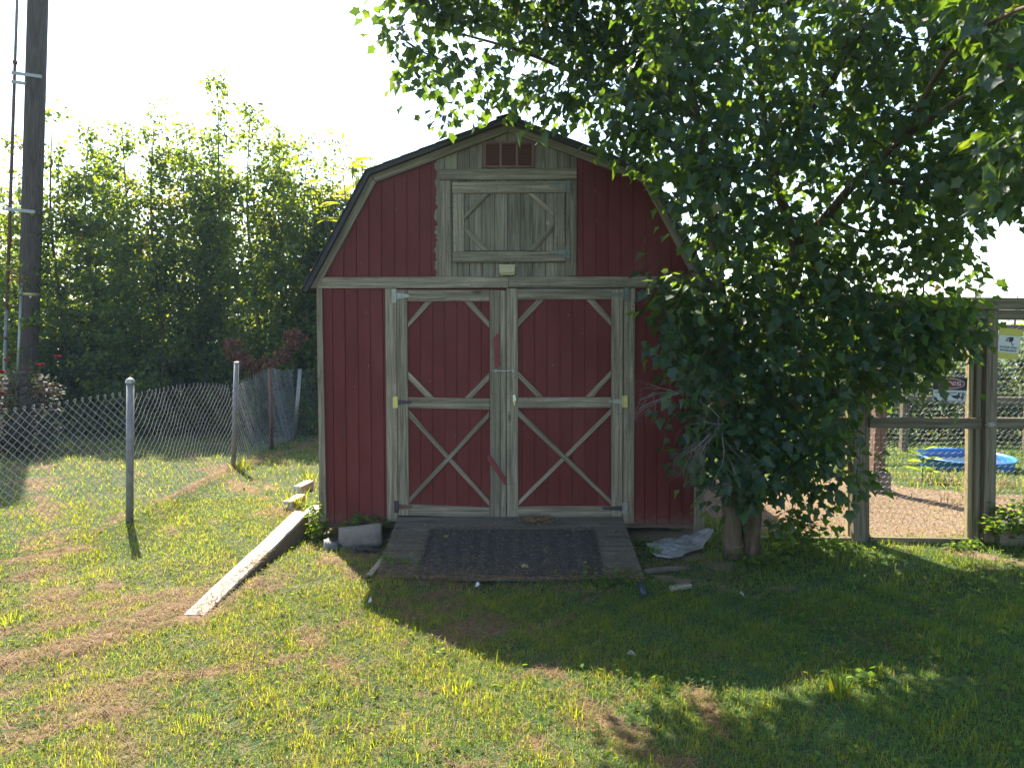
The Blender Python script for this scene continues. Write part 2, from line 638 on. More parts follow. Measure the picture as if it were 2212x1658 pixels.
G1 = (0.022, 0.048, 0.022)
G2 = (0.036, 0.072, 0.025)
G3 = (0.060, 0.098, 0.026)
M['maple_leaf'] = leafy('maple_leaf', [(0.0, (0.018, 0.042, 0.024)), (0.55, (0.028, 0.060, 0.028)), (0.93, (0.055, 0.085, 0.024)), (0.965, (0.16, 0.12, 0.03)), (1.0, (0.22, 0.10, 0.03))],
                        [(0.0, (0.11, 0.20, 0.012)), (0.6, (0.18, 0.29, 0.014)), (0.94, (0.30, 0.38, 0.02)), (1.0, (0.45, 0.25, 0.03))], 0.44, 0.42, 0.4)
M['maple_leaf_single'] = leafy('maple_leaf_single', [(0.0, (0.019, 0.043, 0.025)), (0.6, (0.030, 0.062, 0.028)), (1.0, (0.055, 0.085, 0.024))],
                               [(0.0, (0.11, 0.20, 0.012)), (0.6, (0.18, 0.29, 0.014)), (1.0, (0.30, 0.38, 0.02))], 0.44, 0.42, 0.4, obj_rnd=True)
M['sapling_leaf'] = leafy('sapling_leaf', [(0.0, (0.022, 0.048, 0.024)), (0.5, (0.036, 0.070, 0.026)), (0.88, (0.070, 0.104, 0.026)), (0.95, (0.20, 0.15, 0.035)), (1.0, (0.26, 0.10, 0.05))],
                          [(0.0, (0.20, 0.30, 0.015)), (0.5, (0.36, 0.45, 0.02)), (0.9, (0.60, 0.60, 0.035)), (1.0, (0.70, 0.42, 0.06))], 0.54, 0.42, 0.4)
M['shrub_leaf'] = leafy('shrub_leaf', [(0.0, G1), (0.6, G2), (1.0, G3)], [(0.0, (0.08, 0.15, 0.012)), (1.0, (0.25, 0.31, 0.025))], 0.40, 0.45, 0.35)
M['rose_leaf'] = leafy('rose_leaf', [(0.0, (0.020, 0.020, 0.018)), (0.5, (0.034, 0.028, 0.026)), (0.8, (0.055, 0.028, 0.030)), (1.0, (0.030, 0.055, 0.020))],
                       [(0.0, (0.07, 0.06, 0.03)), (0.6, (0.13, 0.06, 0.04)), (1.0, (0.16, 0.22, 0.03))], 0.28, 0.55, 0.25)
M['dead_leaf'] = leafy('dead_leaf', [(0.0, (0.075, 0.030, 0.022)), (1.0, (0.17, 0.075, 0.045))], [(0.0, (0.20, 0.06, 0.03)), (1.0, (0.42, 0.18, 0.07))], 0.30, 0.7, 0.15)
M['weed_leaf'] = leafy('weed_leaf', [(0.0, (0.036, 0.074, 0.022)), (1.0, (0.080, 0.130, 0.028))], [(0.0, (0.18, 0.30, 0.02)), (1.0, (0.40, 0.50, 0.03))], 0.45, 0.75, 0.10)
M['fallen_leaf'] = leafy('fallen_leaf', [(0.0, (0.26, 0.15, 0.07)), (0.6, (0.36, 0.27, 0.13)), (1.0, (0.20, 0.22, 0.05))], [(0.0, (0.3, 0.16, 0.06)), (1.0, (0.3, 0.3, 0.05))], 0.25, 0.6, 0.2, obj_rnd=True)
M['chips'] = leafy('chips', [(0.0, (0.12, 0.062, 0.030)), (0.6, (0.24, 0.145, 0.075)), (1.0, (0.36, 0.25, 0.145))], [(0.0, (0.2, 0.1, 0.05)), (1.0, (0.4, 0.25, 0.12))], 0.12, 0.75, 0.15)
M['petal'] = leafy('rose_petal', [(0.0, (0.17, 0.008, 0.014)), (1.0, (0.24, 0.014, 0.020))], [(0.0, (0.25, 0.01, 0.015)), (1.0, (0.3, 0.02, 0.025))], 0.35, 0.5, 0.25)

# grass blades: 'rnd' picks the green, 'dry' turns it to straw
N = NT('grass_blade')
a, dr = N.attr('rnd'), N.attr('dry')
gcol = N.ramp(a, [(0.0, (0.050, 0.145, 0.060)), (0.45, (0.072, 0.140, 0.032)), (0.8, (0.155, 0.175, 0.022)), (1.0, (0.215, 0.205, 0.036))])  # low end holds the bluer green of shaded lawn in its colour
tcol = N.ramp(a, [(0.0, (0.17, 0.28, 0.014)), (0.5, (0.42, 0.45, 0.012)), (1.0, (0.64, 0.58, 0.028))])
scol = N.ramp(a, [(0.0, (0.135, 0.080, 0.042)), (0.5, (0.235, 0.152, 0.086)), (1.0, (0.34, 0.24, 0.145))])
stcol = N.ramp(a, [(0.0, (0.22, 0.13, 0.06)), (1.0, (0.48, 0.34, 0.19))])
pc = N.bsdf(N.mix(dr, gcol, scol), 0.6, 0.18)
tt = N.n('ShaderNodeBsdfTranslucent')
N.l(N.mix(dr, tcol, stcol), tt.inputs['Color'])
mx = N.n('ShaderNodeMixShader')
mx.inputs[0].default_value = 0.50
N.l(pc, mx.inputs[1])
N.l(tt.outputs[0], mx.inputs[2])
M['grass'] = N.done(mx.outputs[0])

# the ground under the grass: soil and moss, thatch where 'dry', bare dirt where 'dirt'
N = NT('lawn_soil')
oc = N.coords()
n1 = N.noise(oc, 1.1, 5, 0.6)
n2 = N.noise(oc, 14.0, 5, 0.65)
n3 = N.noise(oc, 90.0, 3, 0.6)
green = N.ramp(n2, [(0.3, (0.026, 0.046, 0.020)), (0.55, (0.050, 0.075, 0.026)), (0.75, (0.085, 0.085, 0.034))])
thatch = N.ramp(n2, [(0.3, (0.070, 0.044, 0.022)), (0.52, (0.145, 0.094, 0.050)), (0.75, (0.225, 0.152, 0.086))])
dirt = N.ramp(n3, [(0.28, (0.080, 0.055, 0.034)), (0.5, (0.172, 0.122, 0.076)), (0.72, (0.275, 0.208, 0.138))])
dirt = N.mix(N.ramp(n1, [(0.38, 0.0), (0.66, 0.6)]), dirt, (0.12, 0.078, 0.052))
dry_f = N.math('ADD', N.attr('dry'), N.math('MULTIPLY', N.math('SUBTRACT', n2, 0.5), 0.9))
dry_f = N.ramp(dry_f, [(0.25, 0.0), (0.6, 1.0)])
dirt_f = N.math('ADD', N.attr('dirt'), N.math('MULTIPLY', N.math('SUBTRACT', n2, 0.5), 0.6))
dirt_f = N.ramp(dirt_f, [(0.35, 0.0), (0.6, 1.0)])
gc = N.mix(dirt_f, N.mix(dry_f, green, thatch), dirt)
hh = N.math('ADD', N.math('MULTIPLY', n2, 1.0), N.math('MULTIPLY', n3, 0.5))
M['ground'] = N.done(N.bsdf(gc, 0.95, 0.1, 0, N.bump(hh, 0.8, 0.02)))

# ------------------------------------------------------------------ ground
def seg_dist(x, y, a, b):
    ax, ay, bx, by = a.x, a.y, b.x, b.y
    dx, dy = bx - ax, by - ay
    t = np.clip(((x - ax) * dx + (y - ay) * dy) / (dx * dx + dy * dy + 1e-9), 0, 1)
    return np.hypot(x - ax - t * dx, y - ay - t * dy)


def wob(x, y, s=1.0, ph=0.0):
    """cheap smooth noise, about -1..1"""
    x, y = np.asarray(x) * s, np.asarray(y) * s
    return (np.sin(2.1 * x + 1.3 * y + ph) + np.sin(-1.7 * x + 2.9 * y + 1.3 + ph) + np.sin(4.3 * x + 3.1 * y + 2.1 * ph + 0.5)
            + 0.8 * np.sin(5.9 * x - 6.7 * y + 0.2 + ph) + 0.6 * np.sin(11.0 * x + 9.0 * y + ph) + 0.5 * np.sin(-13.0 * x + 15.0 * y)) / 3.2


# strips of dead grass: two photo pixels, half width in metres, strength
_DRY = [((40, 1428), (230, 1382), .13, 1.0), ((180, 1400), (430, 1292), .16, 1.0), ((200, 1312), (440, 1272), .11, .9),
        ((0, 1365), (200, 1332), .09, .7), ((250, 1345), (380, 1335), .10, .9), ((30, 1212), (135, 1186), .09, .9),
        ((200, 1152), (285, 1102), .07, .8), ((330, 1086), (400, 1062), .07, 1.0), ((400, 1062), (505, 1003), .09, 1.0),
        ((505, 1003), (690, 950), .13, .9), ((50, 1248), (112, 1226), .07, 1.0), ((430, 1345), (560, 1255), .07, .9),
        ((520, 1312), (640, 1235), .06, .6), ((640, 1372), (760, 1342), .07, .6), ((470, 1452), (640, 1420), .07, .75),
        ((500, 1392), (570, 1402), .06, .7), ((600, 1482), (650, 1440), .05, .6), ((700, 1192), (765, 1250), .07, .7),
        ((845, 1240), (1010, 1262), .09, .9), ((930, 1282), (1000, 1276), .05, .8), ((1150, 1362), (1225, 1340), .05, .9),
        ((1180, 1440), (1250, 1484), .05, .8), ((1300, 1440), (1350, 1472), .04, .7), ((1500, 1500), (1560, 1585), .06, .9),
        ((1290, 1595), (1420, 1640), .06, .6), ((900, 1500), (960, 1490), .04, .6), ((170, 1560), (330, 1540), .07, .7),
        ((0, 1500), (120, 1470), .08, .6), ((60, 1620), (200, 1600), .06, .5), ((700, 1590), (830, 1570), .05, .5),
        ((1010, 1262), (1330, 1275), .05, .5), ((1950, 1300), (2060, 1330), .05, .5), ((2050, 1190), (2200, 1215), .07, .7),
        ((300, 1480), (430, 1455), .06, .7), ((0, 1300), (80, 1280), .05, .5), ((730, 1450), (830, 1435), .05, .5)]
_DRY = [(on_ground(*a), on_ground(*b), w, s) for a, b, w, s in _DRY]
_DIRT = [((1385, 1238), (1560, 1268), .10, .8), ((1560, 1222), (1660, 1216), .16, .9), ((1640, 1290), (1770, 1250), .07, .8),
         ((1880, 1236), (1965, 1226), .06, .7), ((2040, 1300), (2110, 1290), .04, .6), ((2090, 1192), (2212, 1222), .14, .9),
         ((1400, 1190), (1540, 1205), .16, .9), ((1900, 1180), (2080, 1186), .06, .6), ((700, 1150), (850, 1150), .10, .8)]
_DIRT = [(on_ground(*a), on_ground(*b), w, s) for a, b, w, s in _DIRT]


def dry_at(x, y):
    d = np.zeros_like(x)
    for a, b, w, s in _DRY:
        dd = seg_dist(x, y, a, b) / (w * (1 + 0.45 * wob(x, y, 3.0, a.x)))
        d = np.maximum(d, s * np.exp(-dd * dd * 0.9))
    d *= np.clip(0.92 + 0.40 * wob(x, y, 5.0, 0.3) + 0.25 * wob(x, y, 13.0, 1.7), 0.15, 1.0)
    n = wob(x, y, 1.35, 2.0) + 0.45 * wob(x, y, 6.0, 3.1)
    leftish = 1 / (1 + np.exp((x - 0.6) * 1.6))
    d = np.maximum(d, np.clip((n - 0.12) * 0.9, 0, 0.8) * (0.28 + 0.72 * leftish))
    d = np.maximum(d, 0.26 * leftish)
    return np.clip(d, 0, 1)


def dirt_at(x, y):
    d = np.zeros_like(x)
    for a, b, w, s in _DIRT:
        dd = seg_dist(x, y, a, b) / (w * (1 + 0.5 * wob(x, y, 3.0, a.y)))
        d = np.maximum(d, s * np.exp(-dd * dd * 0.9))
    d *= np.clip(0.75 + 0.6 * wob(x, y, 5.0, 2.3) + 0.35 * wob(x, y, 14.0, 0.7), 0.05, 1.0)
    n = wob(x, y, 1.2, 5.0) * 0.25
    far = 8.0 - 0.55 * np.clip(x - 3.2, 0, 3) + n
    pen = ((x > 1.75) & (x < 7.5)).astype(float) / (1 + np.exp(-(y - 5.86) * 40)) / (1 + np.exp((y - far) * 6))
    und = ((np.abs(x + 0.03) < 1.6)).astype(float) / (1 + np.exp(-(y - 5.66 - 0.05 * n) * 30)) / (1 + np.exp((y - 9.6) * 8))
    return np.clip(np.maximum(np.maximum(d, pen), und), 0, 1)


def thatch_lift(x, y):
    d = dry_at(x, y)
    return 0.028 * np.clip(d - 0.55, 0, 1) * (1 + wob(x, y, 6.0))


def _coords(lo, dlo, dhi, hi, step, grow):
    mid = list(np.arange(dlo, dhi + 1e-6, step))
    a, s = [], step
    v = dlo
    while v > lo:
        s *= grow
        v -= s
        a.append(v)
    b, s = [], step
    v = dhi
    while v < hi:
        s *= grow
        v += s
        b.append(v)
    return np.array(a[::-1] + mid + b)


gx = _coords(-160, -6.5, 6.5, 160, 0.06, 1.22)
gy = _coords(-30, 1.6, 10.0, 260, 0.06, 1.18)
XX, YY = np.meshgrid(gx, gy)
xf, yf_ = XX.ravel(), YY.ravel()
near = (np.abs(xf) < 8) & (yf_ > 0) & (yf_ < 14)
dryv = np.where(near, dry_at(xf, yf_), 0.12)
dirtv = np.where(near, dirt_at(xf, yf_), 0.0)
zz = gz(xf, yf_) + np.where(near, thatch_lift(xf, yf_), 0)
V = np.stack([xf, yf_, zz], 1)
nx, ny = len(gx), len(gy)
ii, jj = np.meshgrid(np.arange(nx - 1), np.arange(ny - 1))
q = (jj * nx + ii).ravel()
F = np.stack([q, q + 1, q + nx + 1, q + nx], 1)
ground = np_mesh('ground', V, F, M['ground'], attrs={'dry': dryv, 'dirt': dirtv}, smooth=True)
tag(ground, kind='structure')


# ------------------------------------------------------------------ grass
def clear_of_things(x, y):
    ok = ~((np.abs(x + 0.0) < 0.87) & (y > 5.05 + 0.10 * wob(x, y, 4.0)) & (y < 5.9))          # ramp
    ok &= ~((np.abs(x + 0.02) < 1.50) & (y > 5.80) & (y < 9.6))                                # shed
    ok &= ~((np.abs(x - (-1.86 + 0.0778 * (y - 4.235))) < 0.085) & (y > 4.15) & (y < 6.9))   # timber
    ok &= ~((np.abs(x - 1.66) < 0.17) & (np.abs(y - 5.33) < 0.12))                             # maple foot
    return ok


def scatter(n, y0, y1, margin=1.3):
    """points on the ground inside the field of view (a step wider on each side)"""
    y = np.sqrt(RNG.random(n) * (y1 * y1 - y0 * y0) + y0 * y0)
    half = 0.70 * y + margin
    x = (RNG.random(n) * 2 - 1) * half
    return x, y


def blades(x, y, length, width, lean, az, dry, rnd, lift=None):
    """curved two-piece blades as one mesh: 5 vertices each"""
    n = len(x)
    z = gz(x, y) + thatch_lift(x, y) - 0.004 + (0 if lift is None else lift)
    base = np.stack([x, y, z], 1)
    dirv = np.stack([np.cos(az), np.sin(az), np.zeros(n)], 1)
    side_a = az + np.pi / 2 + RNG.normal(0, 0.7, n)
    side = np.stack([np.cos(side_a), np.sin(side_a), np.zeros(n)], 1) * (width / 2)[:, None]
    up = np.array([0, 0, 1.0])
    c, s = np.cos(lean), np.sin(lean)
    mid = base + (dirv * (s * 0.40)[:, None] + up * (c * 0.58)[:, None]) * length[:, None]
    tip = base + (dirv * np.minimum(s * 1.15, 1.0)[:, None] + up * (np.maximum(c - 0.28 * s, 0.05))[:, None]) * length[:, None]
    V = np.stack([base - side, base + side, mid - side * 0.8, mid + side * 0.8, tip], 1)
    f = np.array([[0, 1, 3], [0, 3, 2], [2, 3, 4]])
    F = (np.arange(n)[:, None, None] * 5 + f[None]).reshape(-1, 3)
    return V.reshape(-1, 3), F, np.repeat(dry, 5), np.repeat(rnd, 5)


def make_grass(name, label, parts):
    Vs, Fs, Ds, Rs, off = [], [], [], [], 0
    for V, F, D, R_ in parts:
        Vs.append(V)
        Fs.append(F + off)
        Ds.append(D)
        Rs.append(R_)
        off += len(V)
    o = np_mesh(name, np.concatenate(Vs), np.concatenate(Fs), M['grass'],
                attrs={'dry': np.concatenate(Ds), 'rnd': np.concatenate(Rs)})
    return tag(o, label, 'grass', kind='stuff')


def lawn(n, y0, y1, lmin, lmax, wid):
    x, y = scatter(n, y0, y1)
    dirt = dirt_at(x, y)
    dry = dry_at(x, y)
    tuft = 0.5 + 0.5 * wob(x, y, 3.3, 1.0)
    fine = 0.5 + 0.5 * wob(x, y, 9.0, 4.0)
    keep = clear_of_things(x, y) & (RNG.random(n) > dirt * 0.97) & (RNG.random(n) > np.clip(dry - 0.22, 0, 1) * 0.95) & (RNG.random(n) < 0.35 + 0.9 * fine)
    x, y, dry, tuft, fine = x[keep], y[keep], dry[keep], tuft[keep], fine[keep]
    m = len(x)
    tall = RNG.random(m) < 0.003
    ln = (lmin + (lmax - lmin) * RNG.random(m) ** 1.3) * (0.6 + 0.7 * tuft) * np.where(tall, 1.9, 1.0) * (1 - 0.35 * dry)
    lean = np.clip(np.abs(RNG.normal(0.75, 0.42, m)) * np.where(tall, 0.5, 1), 0.05, 1.45)
    az = RNG.random(m) * 2 * np.pi
    isdry = (RNG.random(m) < np.clip(0.05 + dry * 0.7, 0, 0.9)).astype(float) * (0.6 + 0.4 * RNG.random(m))
    isdry = np.where(tall & (dry < 0.7), 0, isdry)
    rnd = np.clip(0.22 + 0.42 * tuft + RNG.normal(0, 0.18, m) - 0.16 / (1 + np.exp(-(x - 0.8) * 3)), 0, 1)  # rnd drops to the right, painting in the shaded lawn's green
    return blades(x, y, ln, wid * (0.7 + 0.6 * RNG.random(m)) * np.where(tall, 1.5, 1), lean, az, isdry, rnd)


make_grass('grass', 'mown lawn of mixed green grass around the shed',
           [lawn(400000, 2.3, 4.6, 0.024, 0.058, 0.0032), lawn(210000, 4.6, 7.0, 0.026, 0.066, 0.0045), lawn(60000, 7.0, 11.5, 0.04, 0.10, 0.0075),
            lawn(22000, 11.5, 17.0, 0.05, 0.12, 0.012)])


def straw(n, y0, y1):
    x, y = scatter(n, y0, y1)
    dry = dry_at(x, y)
    dirt = dirt_at(x, y)
    keep = clear_of_things(x, y) & (RNG.random(n) < np.clip(dry * 1.35 - 0.14, 0.02, 1)) & (dirt < 0.6)
    x, y = x[keep], y[keep]
    m = len(x)
    ln = 0.03 + 0.09 * RNG.random(m) ** 1.6
    lean = np.clip(RNG.normal(1.36, 0.16, m), 0.9, 1.56)
    az = RNG.normal(0.35, 1.1, m) + np.pi * (RNG.random(m) < 0.5)
    return blades(x, y, ln, 0.0020 + 0.0022 * RNG.random(m), lean, az, np.ones(m), np.clip(RNG.normal(0.5, 0.28, m), 0, 1), lift=0.012 * RNG.random(m))


o = make_grass('straw', 'dead dry grass clippings lying in mats on the lawn', [straw(190000, 2.3, 5.2), straw(80000, 5.2, 9.5)])

# low broad leaves (clover, plantain) between the blades
KITE = (np.array([(0, 0, 0), (0.36, 0.30, 0.10), (0.26, 0.68, 0.09), (0, 1, -0.04), (-0.26, 0.68, 0.09), (-0.36, 0.30, 0.10)]),
        np.array([[0, 1, 2, 3], [0, 3, 4, 5]]))


def leaf_arrays(pos, tip, nrm, size, tmpl, curl=0.0):
    """one small folded shape per leaf; local y runs along tip, local z along nrm"""
    tv, tf = tmpl
    tip = tip / (np.linalg.norm(tip, axis=1, keepdims=True) + 1e-9)
    side = np.cross(tip, nrm)
    side /= (np.linalg.norm(side, axis=1, keepdims=True) + 1e-9)
    nr = np.cross(side, tip)
    V = (pos[:, None, :] + size[:, None, None] * (tv[None, :, 0:1] * side[:, None, :] + tv[None, :, 1:2] * tip[:, None, :]
                                                  + tv[None, :, 2:3] * nr[:, None, :]))
    if curl:
        cu = RNG.normal(0.6, 1.0, (len(pos), 1, 1)) * curl
        fo = RNG.normal(0.7, 0.9, (len(pos), 1, 1)) * curl
        V = V + size[:, None, None] * nr[:, None, :] * (fo * np.abs(tv[None, :, 0:1]) * 1.4 - cu * tv[None, :, 1:2] ** 2)
    n, k = len(pos), len(tv)
    F = (np.arange(n)[:, None, None] * k + tf[None]).reshape(-1, tf.shape[1])
    return V.reshape(-1, 3), F, k


def clover(n, y0, y1):
    x, y = scatter(n, y0, y1)
    p = np.clip(0.5 + 0.8 * wob(x, y, 1.9, 3.0), 0, 1) * (0.35 + 0.65 / (1 + np.exp(-(x - 0.3) * 2)))
    keep = clear_of_things(x, y) & (RNG.random(n) < p) & (dry_at(x, y) < 0.5) & (dirt_at(x, y) < 0.4)
    x, y = x[keep], y[keep]
    m = len(x)
    az = RNG.random(m) * 2 * np.pi
    tip = np.stack([np.cos(az), np.sin(az), RNG.normal(0.15, 0.35, m)], 1)
    nrm = np.stack([RNG.normal(0, 0.4, m), RNG.normal(0, 0.4, m), np.ones(m)], 1)
    pos = np.stack([x, y, gz(x, y) + 0.012 + 0.030 * RNG.random(m)], 1)
    return pos, tip, nrm, 0.014 + 0.022 * RNG.random(m) ** 2


A = [clover(20000, 2.4, 5.0), clover(9000, 5.0, 7.5)]
pos, tip, nrm, siz = [np.concatenate([a[i] for a in A]) for i in range(4)]
V, F, k = leaf_arrays(pos, tip, nrm, siz, KITE)
o = np_mesh('clover', V, F, M['weed_leaf'], attrs={'rnd': np.repeat(RNG.random(len(pos)) * 0.8, k)})
tag(o, 'low clover and broadleaf weeds mixed through the lawn', 'ground cover', kind='stuff')

# bark chips and litter on the bare ground inside the pen
n = 26000
x = 1.6 + RNG.random(n) * 4.6
y = 5.7 + RNG.random(n) * 3.2
kp = (RNG.random(n) < dirt_at(x, y)) & clear_of_things(x, y)
x, y = x[kp], y[kp]
m = len(x)
az = RNG.random(m) * 6.283
pos = np.stack([x, y, gz(x, y) + 0.004 + 0.006 * RNG.random(m)], 1)
tip = np.stack([np.cos(az), np.sin(az), RNG.normal(0, 0.18, m)], 1)
nrm = np.stack([RNG.normal(0, .35, m), RNG.normal(0, .35, m), np.ones(m)], 1)
V, F, k = leaf_arrays(pos, tip, nrm, 0.008 + 0.020 * RNG.random(m) ** 2, (KITE[0] * np.array([0.7, 1, 0.6]), KITE[1]))
o = np_mesh('bark_chips', V, F, M['chips'], attrs={'rnd': np.repeat(RNG.random(m), k)})
tag(o, 'tan bark chips and litter covering the bare pen floor', 'bark chips', kind='stuff')

# ------------------------------------------------------------------ barn shed
YS = 5.82            # face of the siding
YT = 5.80            # face of trim boards
YB = 9.45            # back wall
shed = empty('barn_shed', (0, YS, 0.10), 'red gambrel barn shed with grey weathered trim and double doors', 'shed')
HP = math.pi / 2

# solid body behind the boards
zb = at(1100, 1131, YS).z
OUT = [(688, 1131), (688, 618), (803, 382), (1098.5, 268), (1394, 382), (1511, 618), (1511, 1131)]
P = [at(a, b, YS) for a, b in OUT]
bm = bmesh.new()
fr = [bm.verts.new((p.x, YS + 0.016, p.z)) for p in P]
bk = [bm.verts.new((p.x, YB, p.z)) for p in P]
bm.faces.new(fr)
bm.faces.new(bk[::-1])
for i in range(len(P)):
    j = (i + 1) % len(P)
    bm.faces.new((fr[j], fr[i], bk[i], bk[j]))
bm_obj('wall', bm, M['red'], shed)
for i, X in enumerate((-1.32, -0.45, 0.45, 1.32)):
    bar('skid', (X, YS + 0.10, 0.055), (X, YB - 0.05, -0.02), 0.16, 0.10, M['wood_pen'], shed)
bar('floor_rim', (P[0].x + 0.02, YS + 0.05, zb - 0.015), (P[-1].x - 0.02, YS + 0.05, zb - 0.015), 0.05, 0.05, M['wood_pen'], shed)

# siding: vertical boards 27.2 px apart
GAP = 0.45
GABLE = [(676, 611), (800, 378), (1098.5, 266), (1397, 378), (1524, 611)]
grid = [1096.6 + 27.2 * k for k in range(-16, 17)]


def vboard(name, x0, x1, y0, y1, mat, parent, yf=YS, depth=0.013, clip=None, skew=0.0):
    poly = [(x0 + GAP, y0), (x1 - GAP, y0), (x1 - GAP + skew, y1), (x0 + GAP + skew, y1)]
    if clip:
        poly = clip_poly(poly, clip)
    if len(poly) < 3:
        return None
    return prism(name, poly, yf, depth, mat, parent, 0.0, 0.0018)


for a, b in zip(grid[:-1], grid[1:]):
    if b < 690 or a > 1516:
        continue
    # gable field, above the band board
    if b <= 935:
        vboard('siding_board', a, b, 240, 604, M['red'], shed, clip=GABLE)
    elif a < 935 < b or a < 941 < b:
        pass
    elif a >= 1246:
        vboard('siding_board', a, b, 240, 604, M['red'], shed, clip=GABLE)
    else:
        if b > 1246:
            vboard('siding_board', 1246, b, 240, 604, M['red'], shed, clip=GABLE)
            b = 1246
        vboard('siding_board', a, b, 240, 604, M['wood_siding'], shed, clip=GABLE)
# the board where the red paint stops in a ragged brushed edge
vboard('siding_board', 933.4, 960.6, 240, 604, M['wood_siding'], shed, clip=GABLE)
edge = [(941 + random.uniform(-2.5, 3.0) + 2.0 * math.sin(k * 0.7), 330 + k * 4.0) for k in range(69)]
prism('red_paint_edge', [(934, 330), (934, 604)] + [(x, y) for x, y in reversed(edge) if y < 604], YS - 0.0016, 0.0016, M['red'], shed, 0, 0.0)
# lower walls
lg = [697] + [715.8 + 27.2 * k + 2 for k in range(5)] + [836]
for a, b in zip(lg[:-1], lg[1:]):
    vboard('siding_board', a, b, 616, 1131, M['red'], shed, skew=5.0)
rg = [1367, 1395, 1422, 1449.5, 1476.5, 1503]
for a, b in zip(rg[:-1], rg[1:]):
    vboard('siding_board', a, b, 616, 1134, M['red'], shed, skew=-3.0)


def hboard(name, pts, parent, yf=YT, depth=0.020, mat=None, ang=0.0):
    return prism(name, pts, yf, depth, mat or M['wood_v'], parent, ang, 0.0028)


def vtrim(name, pts, parent, yf=YT, depth=0.020, mat=None):
    return prism(name, pts, yf, depth, mat or M['wood_v'], parent, HP, 0.0028)


vtrim('corner_trim', [(683.5, 623), (695.5, 623), (705.4, 1127), (690.3, 1127)], shed)
vtrim('corner_trim', [(1506, 623), (1519, 623), (1524, 1152), (1499, 1152)], shed, YT - 0.002, 0.022)
vtrim('door_jamb', [(831.5, 623), (855.6, 623), (859.3, 1127), (836.5, 1127)], shed)
vtrim('door_jamb', [(1347.5, 622), (1372.3, 622), (1369.5, 1131), (1345.8, 1131)], shed)
hboard('band_board', [(690, 598.5), (1098, 597.5), (1098, 621.5), (680, 622.6)], shed, YT - 0.004, 0.024)
hboard('band_board', [(1098.6, 597.5), (1507, 596.8), (1517, 621), (1098.6, 621.5)], shed, YT - 0.004, 0.024)
# rake boards following the gambrel
A1 = math.atan2(376 - 622, 799 - 668)


def rake(pts, parent):
    p0, p1 = at(*pts[0], YT), at(*pts[1], YT)
    return prism('rake_board', pts, YT - 0.010, 0.030, M['wood_v'], parent, math.atan2(p1.z - p0.z, p1.x - p0.x), 0.003)


rake([(668.7, 622.4), (798.6, 377.5), (812.4, 393.4), (686, 622.4)], shed)
rake([(799.6, 377.0), (1098.2, 266), (1098.2, 285), (813.2, 393.0)], shed)
rake([(1099.0, 266), (1400.4, 376.6), (1388, 391.5), (1099.0, 285)], shed)
rake([(1401.2, 377.2), (1528.5, 621.5), (1510.5, 621.5), (1388.8, 392)], shed)

# roof: deck and shingle courses on four slopes
RL = [(653.5, 628), (791.4, 369.5), (1098.8, 252.5), (1406, 369.5), (1544.5, 628)]
RP = [at(a, b, 5.74) for a, b in RL]
YR0, YR1 = 5.735, YB + 0.12
bm = bmesh.new()
th = 0.034
ctr = Vector((RP[2].x, 0, 1.6))
inn = []
for p in RP:
    d = (ctr - Vector((p.x, 0, p.z))).normalized()
    inn.append((p.x + d.x * th, p.z + d.z * th))
rows = []
for Y in (YR0, YR1):
    rows.append([bm.verts.new((p.x, Y, p.z)) for p in RP])
    rows.append([bm.verts.new((a, Y, b)) for a, b in inn])
for k in range(4):
    bm.faces.new((rows[0][k], rows[0][k + 1], rows[2][k + 1], rows[2][k]))
    bm.faces.new((rows[1][k], rows[3][k], rows[3][k + 1], rows[1][k + 1]))
    bm.faces.new((rows[0][k], rows[1][k], rows[1][k + 1], rows[0][k + 1]))
    bm.faces.new((rows[2][k], rows[2][k + 1], rows[3][k + 1], rows[3][k]))
for k in (0, 4):
    bm.faces.new((rows[0][k], rows[2][k], rows[3][k], rows[1][k]))
roof = bm_obj('roof', bm, M['drip'], shed)


def course(p, q, o0, o1, parent):
    """one row of shingles from p (lower edge) to q (upper), lying on the slope"""
    d = Vector((q.x - p.x, 0, q.z - p.z)).normalized()
    n = Vector((-d.z, 0, d.x))
    if n.z < 0:
        n = -n
    bm = bmesh.new()
    c = [(p + n * 0.001), (p + n * 0.013), (q + n * 0.007), (q + n * 0.001)]
    ys = [YR0 - 0.012 + random.uniform(-0.004, 0.004), YR1 + 0.01]
    vs = [[bm.verts.new((v.x, Y, v.z)) for v in c] for Y in ys]
    bm.faces.new(vs[0])
    bm.faces.new(vs[1][::-1])
    for k in range(4):
        k2 = (k + 1) % 4
        bm.faces.new((vs[0][k2], vs[0][k], vs[1][k], vs[1][k2]))
    return bm_obj('shingle_course', bm, M['shingle'], parent)


for a, b, n in ((0, 1, 7), (1, 2, 8), (4, 3, 7), (3, 2, 8)):
    for k in range(n):
        p = RP[a].lerp(RP[b], max(0.0, (k - 0.04) / n))
        q_ = RP[a].lerp(RP[b], min(1.0, (k + 1.25) / n))
        if k == 0:
            p = p + (RP[a] - RP[b]).normalized() * 0.012
        off = Vector((0, 0, 0.004 * (k % 2)))
        course(p + off * 0.2, q_ + off * 0.2, 0, 0, roof)
d0 = RP[2] + Vector((0, 0, 0.012))
for s, e in ((-1, RP[1]), (1, RP[3])):
    course(d0.lerp(e, 0.085) + Vector((0, 0, 0.008)), d0 + Vector((0, 0, 0.004)), 0, 0, roof).name = 'ridge_cap'

